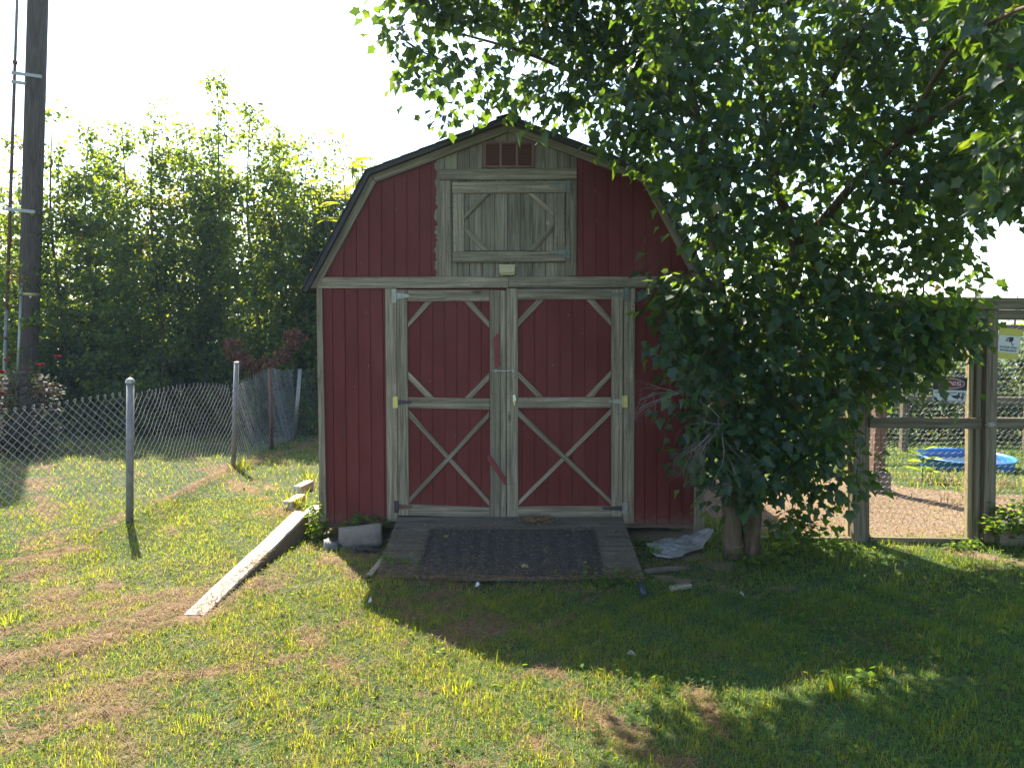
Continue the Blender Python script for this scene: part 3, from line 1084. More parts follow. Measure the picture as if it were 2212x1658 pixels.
# gable vent
vent = prism('gable_vent', [(1044, 305), (1154.7, 305), (1154.7, 362), (1044, 362)], YS - 0.006, 0.006, M['nail'], shed, 0, 0.001)
for x0, x1 in ((1044, 1050), (1078.6, 1084.2), (1113.8, 1119.4), (1148.6, 1154.7)):
    prism('vent_mullion', [(x0, 305), (x1, 305), (x1, 362), (x0, 362)], YS - 0.020, 0.0135, M['vent'], vent, HP, 0.001)
for y0, y1 in ((305, 310), (357.5, 362)):
    prism('vent_rail', [(1050.2, y0), (1148.4, y0), (1148.4, y1), (1050.2, y1)], YS - 0.0195, 0.013, M['vent'], vent, 0, 0.001)
for k in range(14):
    y = 311.3 + k * 3.3
    for x0, x1 in ((1050.3, 1078.4), (1084.4, 1113.6), (1119.6, 1148.4)):
        p0, p1 = at(x0, y + 0.8, YS - 0.012), at(x1, y + 0.8, YS - 0.012)
        o = bar('louver', p0, p1, 0.0035, 0.012, M['vent'], vent, 0.0)
        o.rotation_euler.x += 0.6

# loft surround and loft door
hboard('loft_header', [(949, 365.4), (1246, 363.6), (1246, 387.6), (949, 388.8)], shed, YT - 0.002, 0.022)
vtrim('loft_jamb', [(949, 389.6), (973.8, 389.6), (974.6, 596.8), (949.6, 596.8)], shed)
vtrim('loft_jamb', [(1222.4, 388.4), (1246.3, 388.4), (1245.6, 596), (1222, 596)], shed)
loft = prism('loft_door', [(976.5, 393), (1221.4, 393), (1221, 566), (978, 566)], YS - 0.004, 0.003, M['drip'], shed, 0, 0)
lgx = [1002] + [1014, 1041.6, 1069, 1096.6, 1123.6, 1150.9, 1178] + [1197]
for a, b in zip(lgx[:-1], lgx[1:]):
    vboard('door_board', a, b, 417, 541.6, M['wood_siding'], loft, YS - 0.012, 0.008)
YD = YS - 0.030
hboard('door_rail', [(976.6, 393.2), (1221.4, 391.8), (1221.4, 416), (976.8, 417.4)], loft, YD, 0.022)
hboard('door_rail', [(978, 543.6), (1221.2, 541.8), (1221.2, 565.4), (978.2, 566.2)], loft, YD, 0.022)
vtrim('door_stile', [(977.4, 418), (1002, 418), (1003, 543), (978.4, 543)], loft, YD)
vtrim('door_stile', [(1196.8, 417), (1220.6, 417), (1220.4, 541), (1196.6, 541)], loft, YD)


def brace(pts, parent, yf, m=None):
    """short diagonal: pts go along the board first"""
    k_ = max(range(len(pts)), key=lambda i: math.hypot(pts[i][0] - pts[i - 1][0], pts[i][1] - pts[i - 1][1]))
    p0, p1 = at(*pts[k_ - 1], yf), at(*pts[k_], yf)
    return prism('door_brace', pts, yf, 0.018, m or M['wood_v'], parent, math.atan2(p1.z - p0.z, p1.x - p0.x), 0.0025)


brace([(1003, 463), (1040, 418.4), (1060, 418.2), (1003, 476)], loft, YD + 0.002)
brace([(1003.5, 486), (1061, 541.6), (1042, 541.8), (1003.5, 500)], loft, YD + 0.002)
brace([(1138, 417.4), (1155, 417.3), (1196, 457), (1196, 468)], loft, YD + 0.002)
brace([(1196, 483), (1196, 494.6), (1155, 540.8), (1140, 541)], loft, YD + 0.002)
prism('patch', [(1180, 474), (1186.5, 474), (1187, 486), (1180.5, 486)], YS - 0.0135, 0.0015, M['wood_yellow'], loft, 0, 0)


def hinge(xj, xs, y, h, L, plate, strap, parent, side=1, taper=True, pin=True):
    """T hinge: upright plate on the jamb from xj to xs, strap of length L px towards the door"""
    hg = prism('hinge', [(min(xj, xs), y), (max(xj, xs), y), (max(xj, xs), y + h), (min(xj, xs), y + h)], YD - 0.0035, 0.0032, plate, parent, 0, 0.0006)
    yc = y + h / 2
    w0, w1 = h * 0.23, h * (0.10 if taper else 0.2)
    pts = [(xs, yc - w0), (xs + side * L, yc - w1), (xs + side * (L + math.copysign(3, L)), yc), (xs + side * L, yc + w1), (xs, yc + w0)]
    prism('hinge_strap', pts, YD - 0.0042, 0.003, strap, hg, 0, 0.0005)
    if pin:
        a, b = at(xs, y + 1, YD - 0.006), at(xs, y + h - 1, YD - 0.006)
        mesh_obj('hinge_pin', *tube_arrays([(*a, 0.005), (*b, 0.005)], 8), plate, hg)
    return hg


hinge(1231.6, 1222, 389, 27, -33, M['old_steel'], M['old_steel'], shed)
hinge(1231.6, 1222, 531, 27, -36, M['old_steel'], M['old_steel'], shed)

# double doors
DL = {}


def double_door(name, label, frame, rails, stiles, boards, bands, braces, front_x):
    d = prism(name, frame, YS - 0.004, 0.003, M['drip'], shed, 0, 0)
    if label:
        d['label'] = label
    for a, b in zip(boards[:-1], boards[1:]):
        vboard('door_board', a, b, bands[0], bands[1], M['red'], d, YS - 0.012, 0.008)
    for r in rails:
        hboard('door_rail', r, d, YD, 0.022)
    for s in stiles:
        vtrim('door_stile', s, d, YD - 0.001, 0.022)
    for i, b in enumerate(braces):
        brace(b, d, YD + (0.0005 if i in front_x else 0.0035))
    return d


dl = double_door('door', None,
                 [(857, 626), (1080, 626), (1081.5, 1121), (860.5, 1113)],
                 [[(880, 626.4), (1057.4, 626), (1057.4, 650.8), (880.2, 651)], [(881.6, 858), (1057.6, 860.6), (1057.6, 884), (881.8, 881)],
                  [(883.6, 1089.6), (1058.4, 1096), (1058.6, 1119.6), (883.6, 1112.6)]],
                 [[(857, 626), (879.6, 626), (883.2, 1113), (860.4, 1112.6)], [(1057.9, 625.8), (1080, 625.8), (1081.7, 1121.8), (1059, 1121.6)]],
                 [880, 908.9, 935, 961.4, 987.4, 1013.8, 1040.2, 1060], (640, 1110),
                 [[(880.8, 695), (919, 651.5), (935.5, 651.5), (880.8, 708)], [(1002.3, 651.3), (1018, 651.3), (1057, 694.5), (1057, 709)],
                  [(882, 802), (936.7, 857.8), (919.6, 857.6), (882, 818.4)], [(1057, 804.5), (1057, 819.7), (1018, 859.6), (1003, 859.2)],
                  [(883, 884.5), (1057.4, 1081.7), (1057.4, 1094), (883, 900)],
                  [(1057, 887.6), (1057, 901.6), (883.8, 1087.3), (883.8, 1075)]], (5,))
prism('door_astragal', [(1080.6, 627), (1092.6, 627), (1092.8, 1120.4), (1082.2, 1120.4)], YD + 0.007, 0.018, M['wood_v'], dl, HP, 0.002)
dr_ = double_door('door', None,
                  [(1093.6, 623), (1346.4, 623), (1344, 1116), (1094.4, 1119)],
                  [[(1118.4, 624), (1321, 624), (1321, 646.8), (1118.4, 647)], [(1118.6, 857.8), (1320.6, 857.6), (1320.6, 880.6), (1118.6, 880.8)],
                   [(1119.4, 1094.6), (1320.4, 1093), (1320.4, 1115.6), (1119.4, 1117.8)]],
                  [[(1093.8, 622.8), (1118, 622.8), (1119, 1119), (1094.6, 1119)], [(1321.8, 624), (1346.4, 624), (1344.2, 1115.4), (1320.9, 1115.4)]],
                  [1118, 1127.8, 1155.4, 1182.3, 1209.7, 1236.6, 1263.5, 1290.4, 1317.8, 1322], (636, 1108),
                  [[(1118.7, 690), (1159.6, 647.6), (1175.5, 647.6), (1118.7, 706)], [(1266.7, 647.4), (1284.3, 647.4), (1320.6, 689), (1320.6, 704.7)],
                   [(1118.9, 801.3), (1174.3, 857.2), (1158.4, 857.2), (1118.9, 814.8)], [(1320.4, 800), (1320.4, 813.6), (1282, 857), (1265.5, 857)],
                   [(1119.2, 883), (1320.2, 1078.8), (1320.2, 1090.7), (1119.2, 899)],
                   [(1320.4, 882), (1320.4, 894), (1120.7, 1092), (1120.7, 1080)]], (4,))
# hinges, all different
hinge(846, 856, 624, 30, 27, M['galv'], M['galv'], shed)
hinge(848, 858.5, 856, 25, 30, M['brass'], M['dark_iron'], shed)
hinge(851, 860, 1081, 26, 30, M['dark_iron'], M['rust'], shed)
hinge(1359, 1348, 621.8, 29, -31, M['old_steel'], M['old_steel'], shed)
hinge(1355.7, 1345.6, 854, 26, -29, M['brass'], M['galv'], shed)
hinge(1355.5, 1345, 1085, 25, -42, M['galv'], M['dark_iron'], shed)
# red painted offcuts left on the meeting stiles
prism('red_offcut', [(1065.9, 730.4), (1076.9, 717.5), (1080.5, 789), (1069.5, 797.7)], YD - 0.014, 0.012, M['red_bright'], dl, HP, 0.0015)
prism('red_offcut', [(1052.8, 984), (1056.5, 979.5), (1095, 1036), (1092.8, 1048.8), (1051.9, 992)], YD - 0.014, 0.012, M['red_bright'], dl, -0.97, 0.0015)
# hook and eye across the doors
pts = [at(a, b, YD - 0.018) for a, b in ((1067, 799), (1066, 802), (1069, 804), (1071.5, 801), (1069, 798.5), (1075, 801), (1100, 801), (1105, 799), (1108.5, 799.5), (1109, 804), (1109, 808))]
tube('hook_latch', [(*p, 0.0028) for p in pts], M['chrome'], dr_, 6)
lk = prism('bolt_latch', [(1107, 853), (1113, 851.5), (1115.5, 864), (1112.5, 872), (1108, 868)], YD - 0.016, 0.015, M['chrome'], shed, 0, 0.002)
prism('brass_keeper', [(1107.5, 866), (1115, 865), (1112.5, 876.5), (1110, 876)], YD - 0.019, 0.010, M['brass'], lk, 0, 0.002)
# light box under the loft door
lb = prism('light_box', [(1078.4, 572), (1112.4, 572), (1112.4, 589), (1078.8, 590)], YS - 0.055, 0.052, M['beige'], shed, 0, 0.004)
prism('light_box_lid', [(1077.4, 571.4), (1113.2, 571.4), (1113.2, 576), (1077.4, 576)], YS - 0.060, 0.057, M['beige'], lb, 0, 0.002)
prism('light_box_lip', [(1080, 590), (1112, 589), (1111, 593.5), (1081, 594)], YS - 0.045, 0.042, M['beige'], lb, 0, 0.002)

# nail heads along the trim
NV, NF = [], []


def nails(x0, y0, x1, y1, n, yf=YT):
    for k in range(n):
        t = (k + 0.5) / n
        c = at(x0 + (x1 - x0) * t + random.uniform(-3, 3), y0 + (y1 - y0) * t + random.uniform(-3, 3), yf)
        r = random.uniform(0.0028, 0.0042)
        b = len(NV)
        NV.append((c.x, yf - 0.0016, c.z))
        for i in range(6):
            a = i * math.pi / 3
            NV.append((c.x + r * math.cos(a), yf - 0.0006, c.z + r * math.sin(a)))
        for i in range(6):
            NF.append((b, b + 1 + i, b + 1 + (i + 1) % 6))


nails(700, 604, 1500, 603, 24, YT - 0.004)
nails(700, 617, 1500, 616, 24, YT - 0.004)
nails(690, 640, 698, 1110, 16)
nails(855, 640, 857, 1110, 9)
nails(1352, 640, 1350, 1110, 12)
nails(1367, 640, 1364, 1110, 10)
nails(955, 400, 955, 590, 9)
nails(969, 400, 969, 590, 6)
nails(1242, 400, 1240, 590, 10)
nails(680, 605, 800, 390, 10, YT - 0.010)
nails(820, 378, 1085, 282, 9, YT - 0.010)
nails(1110, 282, 1385, 378, 9, YT - 0.010)
for yy in (398, 411, 548, 560):
    nails(985, yy, 1215, yy, 12, YD)
for xs in (982, 998, 1200, 1216):
    nails(xs, 425, xs, 535, 7, YD)
for yy in (631, 646, 863, 877):
    nails(890, yy, 1050, yy + 1, 6, YD)
    nails(1125, yy - 1, 1315, yy - 2, 6, YD)
for xs in (862, 1062, 1076, 1098, 1114, 1326, 1340):
    nails(xs, 640, xs + 1, 1105, 12, YD - 0.001)
o = mesh_obj('nail_heads', NV, NF, M['nail'], shed)
o['kind'] = 'stuff'

# ------------------------------------------------------------------ ramp, mat and what lies on them
top_l, top_r = at(860, 1115, 5.775), at(1344, 1116, 5.775)
bot_r = on_ground(1389, 1254)
bot_l = Vector((top_l.x - 0.005, bot_r.y + 0.01, bot_r.z))
rz0 = 0.022
ramp = empty('ramp', (0, (top_l.y + bot_r.y) / 2, 0.1), 'low weathered plywood ramp leading up to the shed doors', 'ramp')
ca = [Vector((top_l.x, 5.775, top_l.z)), Vector((top_r.x, 5.775, top_r.z)), Vector((top_r.x + 0.008, bot_r.y, rz0)), Vector((top_l.x - 0.008, bot_r.y, rz0))]
NX, NY = 26, 14


def ramp_pt(u, v, h=0.0):
    """u across (0..1), v down the slope (0 at the doors)"""
    p = ca[0].lerp(ca[1], u).lerp(ca[3].lerp(ca[2], u), v)
    return Vector((p.x, p.y, p.z + h + 0.004 * math.sin(5 * u + 1.0) * v))


bm = bmesh.new()
gv = [[bm.verts.new(ramp_pt(i / NX, j / NY) + Vector((0, (random.uniform(-0.012, 0.004) if j == NY else 0), 0))) for i in range(NX + 1)] for j in range(NY + 1)]
lo = [[bm.verts.new(v.co + Vector((0, 0, -0.022))) for v in r] for r in gv]
for j in range(NY):
    for i in range(NX):
        bm.faces.new((gv[j][i], gv[j][i + 1], gv[j + 1][i + 1], gv[j + 1][i]))
        bm.faces.new((lo[j][i], lo[j + 1][i], lo[j + 1][i + 1], lo[j][i + 1]))
for i in range(NX):
    bm.faces.new((gv[NY][i], gv[NY][i + 1], lo[NY][i + 1], lo[NY][i]))
    bm.faces.new((gv[0][i + 1], gv[0][i], lo[0][i], lo[0][i + 1]))
for j in range(NY):
    bm.faces.new((gv[j][0], gv[j + 1][0], lo[j + 1][0], lo[j][0]))
    bm.faces.new((gv[j + 1][NX], gv[j][NX], lo[j][NX], lo[j + 1][NX]))
bm_obj('ramp_sheet', bm, M['ply'], ramp)
for u in (0.03, 0.5, 0.97):
    a, b = ramp_pt(u, 0.02, -0.065), ramp_pt(u, 0.80, -0.045)
    bar('ramp_joist', a, b, 0.075, 0.04, M['wood_pen'], ramp)

mat_o = empty('rubber_mat', ramp_pt(0.5, 0.6), 'black ribbed rubber mat lying on the plywood ramp', 'mat')
MU0, MU1, MV0, MV1 = 0.155, 0.862, 0.25, 0.985


def mat_pt(u, v, h):
    return ramp_pt(MU0 + (MU1 - MU0) * u - 0.006 * v, MV0 + (MV1 - MV0) * v, h)


bm = bmesh.new()
ms = 12
g2 = [[bm.verts.new(mat_pt(i / ms, j / ms, 0.0075)) for i in range(ms + 1)] for j in range(ms + 1)]
for j in range(ms):
    for i in range(ms):
        bm.faces.new((g2[j][i], g2[j][i + 1], g2[j + 1][i + 1], g2[j + 1][i]))
rim = [g2[0][i] for i in range(ms + 1)] + [g2[j][ms] for j in range(1, ms + 1)] + [g2[ms][i] for i in range(ms - 1, -1, -1)] + [g2[j][0] for j in range(ms - 1, 0, -1)]
rl = [bm.verts.new(v.co - Vector((0, 0, 0.006))) for v in rim]
for k in range(len(rim)):
    k2 = (k + 1) % len(rim)
    bm.faces.new((rim[k2], rim[k], rl[k], rl[k2]))
bm_obj('mat_sheet', bm, M['rubber'], mat_o)
P0, P1 = [], []
ch = 10
for r in range(24):
    for c_ in range(ch * 2):
        u0, u1 = 0.05 + 0.90 * c_ / (ch * 2), 0.05 + 0.90 * (c_ + 1) / (ch * 2)
        v0 = 0.04 + 0.90 * r / 24
        dv = 0.052
        a = (u0, v0 + (dv if c_ % 2 else 0))
        b = (u1, v0 + (0 if c_ % 2 else dv))
        P0.append(mat_pt(a[0], min(a[1], .97), 0.0085))
        P1.append(mat_pt(b[0], min(b[1], .97), 0.0085))
for e in (((0.015, 0.02), (0.985, 0.02)), ((0.985, 0.02), (0.985, 0.98)), ((0.985, 0.98), (0.015, 0.98)), ((0.015, 0.98), (0.015, 0.02)),
          ((0.03, 0.04), (0.03, 0.96)), ((0.97, 0.04), (0.97, 0.96))):
    P0.append(mat_pt(*e[0], 0.009))
    P1.append(mat_pt(*e[1], 0.009))
V, F = tubes_np([tuple(p) for p in P0], [tuple(p) for p in P1], np.full(len(P0), 0.0046), np.full(len(P0), 0.0046), 4)
o = np_mesh('mat_ridges', V, F, M['rubber'], mat_o)
o['kind'] = 'stuff'


# shavings heap at the top of the ramp and scattered straw down it
def ramp_litter(name, label, n, fu, fv, size, flat=0.2, hmax=0.0, mat='chips', slim=0.28, cat='litter'):
    u, v = fu(n), fv(n)
    pos, tip, nrm = [], [], []
    for a, b in zip(u, v):
        h = 0.010 + hmax * random.random() * max(0, 1 - ((a - 0.60) / 0.07) ** 2 - ((b - 0.10) / 0.09) ** 2)
        pos.append(tuple(ramp_pt(min(max(a, 0.01), 0.99), min(max(b, 0.01), 1.02), h + 0.004 * random.random())))
        an = random.uniform(0, 6.283)
        tip.append((math.cos(an), math.sin(an), random.gauss(-0.1, flat)))
        nrm.append((random.gauss(0, 0.4), random.gauss(0, 0.4), 1))
    V, F, k = leaf_arrays(np.array(pos), np.array(tip), np.array(nrm), size(n), (KITE[0] * np.array([slim / 0.36, 1, 0.4]), KITE[1]))
    o = np_mesh(name, V, F, M[mat], attrs={'rnd': np.repeat(0.25 + 0.75 * RNG.random(n), k)})
    return tag(o, label, cat, kind='stuff')


ramp_litter('wood_shavings', 'small heap of tan wood shavings below the shed doors', 620, lambda n: RNG.normal(0.62, 0.032, n), lambda n: RNG.normal(0.09, 0.03, n),
            lambda n: 0.012 + 0.02 * RNG.random(n), 0.3, 0.022)
ramp_litter('straw_litter', 'thin dry straw scattered over the ramp and mat', 5000, lambda n: RNG.random(n) ** 1.25, lambda n: 1.02 - 0.85 * RNG.random(n) ** 2.4,
            lambda n: 0.015 + 0.035 * RNG.random(n), 0.12, 0.0, slim=0.035)
ramp_litter('leaf_crumbs', 'leaf crumbs and chips scattered over the ramp', 160, lambda n: RNG.random(n), lambda n: RNG.random(n),
            lambda n: 0.007 + 0.012 * RNG.random(n), 0.3, 0.0)

# ------------------------------------------------------------------ small things near the shed
def rough_block(name, size, loc, rot, mat, label, cat, jit=0.006, sub=3):
    bm = bmesh.new()
    bmesh.ops.create_cube(bm, size=1.0)
    bmesh.ops.subdivide_edges(bm, edges=bm.edges[:], cuts=sub, use_grid_fill=True)
    for v in bm.verts:
        e = sum(1 for c in v.co if abs(abs(c) - 0.5) < 1e-4)
        k = jit * (1.8 if e >= 2 else 0.7)
        v.co = Vector((v.co.x * size[0], v.co.y * size[1], v.co.z * size[2])) * (0.985 if e >= 2 else 1.0)
        v.co += Vector((random.uniform(-k, k), random.uniform(-k, k), random.uniform(-k, k)))
    o = bm_obj(name, bm, mat, None, loc, rot, True)
    return tag(o, label, cat)


p = on_ground(777, 1180)
rough_block('concrete_block', (0.325, 0.09, 0.17), (p.x + 0.005, p.y + 0.02, p.z + 0.072), (math.radians(-12), math.radians(-6), math.radians(4)),
            M['concrete'], 'grey concrete block leaning by the shed beside the ramp', 'block', 0.003)
p = on_ground(716, 1186)
rough_block('stone', (0.10, 0.08, 0.075), (p.x, p.y, p.z + 0.022), (0.2, 0.3, 0.5), M['stone'], 'small grey stone beside the concrete block', 'stone', 0.010, 2)
p = on_ground(792, 1192)
rough_block('black_rag', (0.20, 0.07, 0.03), (p.x, p.y, p.z + 0.012), (0.05, 0.12, 0.2), M['rubber'], 'crumpled dark rag in the grass below the concrete block', 'rag', 0.010, 4)
a, b = on_ground(798, 1250), on_ground(830, 1213)
o = bar('wood_scrap', a + Vector((0, 0, 0.025)), b + Vector((0, 0, 0.035)), 0.016, 0.045, M['wood_v'], None, 0.002)
tag(o, 'short grey wood scrap lying in grass at the left edge of the ramp', 'wood scrap')

# long timber running out from the shed's left corner
far_r, near_r = Vector((-1.665, 5.97, 0)), Vector((-1.800, 4.235, 0))
tim = empty('landscape_timber', (-1.80, 5.0, 0.05), 'long sunlit timber running through the grass from the shed corner', 'timber')
z_far, z_near = at(656, 1106, far_r.y).z, at(425, 1330, near_r.y).z + 0.012


def timber_piece(name, t0, t1, w, mat, parent, lift=0.0, deep=0.20, nseg=10):
    bm = bmesh.new()
    rows = []
    for k in range(nseg + 1):
        t = t0 + (t1 - t0) * k / nseg
        c = near_r.lerp(far_r, t)
        z = z_near + (z_far - z_near) * t + lift + random.uniform(-0.002, 0.002)
        j = random.uniform(-0.002, 0.002)
        rows.append([bm.verts.new((c.x - w + j, c.y, z)), bm.verts.new((c.x + j, c.y, z - 0.002)), bm.verts.new((c.x + j + 0.002, c.y, z - deep)), bm.verts.new((c.x - w + j, c.y, z - deep))])
    for k in range(nseg):
        for i in range(4):
            i2 = (i + 1) % 4
            bm.faces.new((rows[k][i], rows[k][i2], rows[k + 1][i2], rows[k + 1][i]))
    bm.faces.new(rows[0][::-1])
    bm.faces.new(rows[-1])
    me = bm_obj(name, bm, mat, parent)
    return me


timber_piece('beam', 0.012, 1.0, 0.112, M['wood_brown'], tim, -0.022, 0.20)
timber_piece('top_board', 0.0, 0.72, 0.120, M['wood_pale'], tim, 0.0, 0.020)  # sunlit top set by colour: pale board over the darker brown beam
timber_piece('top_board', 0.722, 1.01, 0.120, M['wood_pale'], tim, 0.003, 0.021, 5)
# clippings lying on the lower end of the timber
n = 300
tt = RNG.random(n) ** 1.4 * 0.55
cc = np.array([(near_r.lerp(far_r, float(t))) for t in tt])
pos = np.stack([cc[:, 0] - RNG.random(n) * 0.115 * (1 - 0.35 * (tt > 0.35)), cc[:, 1], z_near + (z_far - z_near) * tt + 0.002 + 0.005 * RNG.random(n)], 1)
az = RNG.normal(0.3, 0.9, n)
tip = np.stack([np.cos(az), np.sin(az), RNG.normal(0, 0.08, n)], 1)
nrm = np.stack([RNG.normal(0, .3, n), RNG.normal(0, .3, n), np.ones(n)], 1)
V, F, k = leaf_arrays(pos, tip, nrm, 0.03 + 0.04 * RNG.random(n), (KITE[0] * np.array([0.12, 1, 0.2]), KITE[1]))
o = np_mesh('dry_clippings', V, F, M['chips'], attrs={'rnd': np.repeat(0.45 + 0.55 * RNG.random(n), k)})
tag(o, 'dry grass clippings lying on the low end of the timber', 'clippings', kind='stuff')
# two short offcuts and boards along the shed side
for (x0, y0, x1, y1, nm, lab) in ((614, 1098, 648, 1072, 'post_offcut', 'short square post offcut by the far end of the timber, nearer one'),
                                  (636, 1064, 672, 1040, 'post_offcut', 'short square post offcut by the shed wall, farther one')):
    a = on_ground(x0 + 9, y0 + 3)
    o = box(nm, (0.088, 0.25, 0.088), (a.x + 0.02, a.y + 0.12, a.z + 0.040), M['wood_pale'], None, (0.03, 0, math.radians(-14)), 0.004)  # pale wood carries the sunlit look of the offcut tops
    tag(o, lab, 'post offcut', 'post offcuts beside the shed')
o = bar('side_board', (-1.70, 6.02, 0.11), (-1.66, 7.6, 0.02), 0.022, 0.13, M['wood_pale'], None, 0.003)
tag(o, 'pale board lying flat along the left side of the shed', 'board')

# crumpled tarp by the maple
def tarp():
    c = on_ground(1462, 1190)
    nx_, ny_ = 72, 56
    V, F = [], []
    for j in range(ny_ + 1):
        for i in range(nx_ + 1):
            u, v = i / nx_ - 0.5, j / ny_ - 0.5
            x = c.x + 0.01 + u * 0.56 + 0.10 * v
            y = c.y + 0.03 + v * 0.52 + 0.10 * u + 0.04 * math.sin(7 * u)
            r = math.hypot(u / 0.5, v / 0.5)
            z = float(gz(x, y)) + 0.018
            fo = abs(math.sin(7 * u + 16 * v + 1.3 * math.sin(6 * u))) ** 0.6 + 0.6 * abs(math.sin(13 * v - 9 * u + 2 * math.sin(4 * v + 3 * u))) ** 0.7
            z += 0.013 * fo * (1 - 0.3 * r) - 0.004
            if u > 0.22:
                z += (u - 0.22) * 0.62 * max(0, 0.5 + v)
            V.append((x, y, z))
    def inside(i, j):
        u, v = i / nx_ - 0.5, j / ny_ - 0.5
        a = math.atan2(v, u)
        return math.hypot(u, v) < 0.43 + 0.05 * math.sin(3 * a + 1) + 0.03 * math.sin(7 * a)
    for j in range(ny_):
        for i in range(nx_):
            if inside(i, j):
                q = j * (nx_ + 1) + i
                F.append((q, q + 1, q + nx_ + 2, q + nx_ + 1))
    o = mesh_obj('tarp', V, F, M['tarp'], None, True)
    return tag(o, 'crumpled dirty white tarp on the ground beside the maple trunk', 'tarp')


tarp()
a, b = on_ground(1392, 1240), on_ground(1492, 1233)
pth = [(*(a + Vector((0, 0, 0.012))), 0.022), (*(a.lerp(b, 0.4) + Vector((0, 0.015, 0.018))), 0.026), (*(b + Vector((0, 0.02, 0.010))), 0.020)]
tag(tube('log', pth, M['bark_thin'], None, 8, True, 4, 0.08), 'thin bare log half sunk in soil in front of the tarp', 'log')
a, b = on_ground(1448, 1278), on_ground(1492, 1271)
o = bar('cut_stick', a + Vector((0, 0, 0.022)), b + Vector((0, 0, 0.022)), 0.030, 0.035, M['wood_v'], None, 0.004)
tag(o, 'short pale cut stick in the grass to the right of the ramp', 'stick')
a, b = on_ground(1382, 1270), on_ground(1392, 1290)
o = tube('black_pipe_end', [(*(a + Vector((0, 0, 0.03))), 0.018), (*(b + Vector((0, 0, 0.018))), 0.018)], M['dark_plastic'], None, 10)
tag(o, 'short dark blue plastic pipe end in grass by the ramp corner', 'pipe')
for i, (x, y, s, m, lab) in enumerate(((1030, 1274, 0.016, 'white_paint', 'white paper scrap in the shade below the mat'),
                                       (797, 1309, 0.014, 'white_paint', 'white paper scrap at the edge of the shed shadow'),
                                       (1602, 1297, 0.020, 'cream_paper', 'cream paper scrap in the shaded lawn below the maple trunk'),
                                       (1365, 1428, 0.022, 'cream_paper', 'pale torn scrap at the edge of the shade in mid lawn'),
                                       (815, 1503, 0.020, 'cream_paper', 'pale scrap in the sunlit lawn below the shed corner'),
                                       (470, 1305, 0.022, 'cream_paper', 'pale scrap lying in the straw near the timber end'))):
    c = on_ground(x, y)
    V = [(-s, -0.3 * s, 0), (0.2 * s, -0.9 * s, 0.012), (s, 0.1 * s, 0.02), (0.1 * s, 0.8 * s, 0.03), (-0.5 * s, 0.4 * s, 0.022)]
    V += [(x_, y_, z_ - 0.002) for x_, y_, z_ in V]
    o = mesh_obj('paper_scrap', V, [(0, 1, 2, 3, 4), (9, 8, 7, 6, 5)] + [(k, (k + 1) % 5, 5 + (k + 1) % 5, 5 + k) for k in range(5)], M[m], None, False, (c.x, c.y, c.z + 0.028))
    o.rotation_euler = (0.5, 0.2, i * 1.1)
    tag(o, lab, 'scrap', 'scraps of litter on the lawn')

# ------------------------------------------------------------------ chain link fence
FN = [(-5.2, 3.45, None), (on_ground(282, 1126).x, on_ground(282, 1126).y, None), (on_ground(506, 1006).x, on_ground(506, 1006).y, None),
      (on_ground(586, 970).x, on_ground(586, 970).y, None), (on_ground(641, 946).x, on_ground(641, 946).y, None)]
FN.append((-2.9, FN[-1][1] + 1.6, None))
fence = empty('chain_link_fence', (FN[1][0], FN[1][1], 0), 'sagging grey chain link fence with steel posts on the left lawn', 'fence')


def fence_post(name, base, top, r, mat, cap):
    d = (top - base).normalized()
    o = tube(name, [(*(base - d * 0.1), r), (*top, r)], mat, fence, 14)
    if cap:
        V, F = [], []
        prof = [(r * 1.28, 0.0), (r * 1.30, 0.012), (r * 1.18, 0.024), (r * 0.85, 0.038), (r * 0.4, 0.046), (0.001, 0.048)]
        lathe('post_cap', prof, M['galv'], o, 14, tuple(top - d * 0.006))
    return o


def post_from(px0, py0, px1, py1, Y=None):
    b = on_ground(px0, py0)
    return b, at(px1, py1, b.y)


b1, t1 = post_from(280, 1127, 281.5, 826)
fence_post('post', b1, t1, 0.030, M['galv_dull'], True)
b2, t2 = post_from(504, 1006, 511, 783)
fence_post('post', b2, t2, 0.030, M['galv_dull'], False)
lathe('pipe_rim', [(0.030, 0), (0.033, 0.006), (0.028, 0.010), (0.024, 0.004)], M['galv'], fence, 14, tuple(t2))
b3, t3 = post_from(587, 970, 583, 795)
fence_post('post', b3, t3, 0.030, M['rust'], False)['label'] = 'rusty fence post'
b4, t4 = post_from(636, 946, 648, 797)
fence_post('post', b4, t4, 0.034, M['galv'], False)
b5 = Vector((FN[5][0], FN[5][1], float(gz(FN[5][0], FN[5][1]))))
t5 = b5 + Vector((0, 0, 1.15))
fence_post('post', b5, t5, 0.030, M['galv_dull'], False)
b0 = Vector((-5.0, 3.78, 0.0))
t0 = b0 + Vector((0, 0, 1.15))
fence_post('post', b0, t0, 0.030, M['galv_dull'], True)


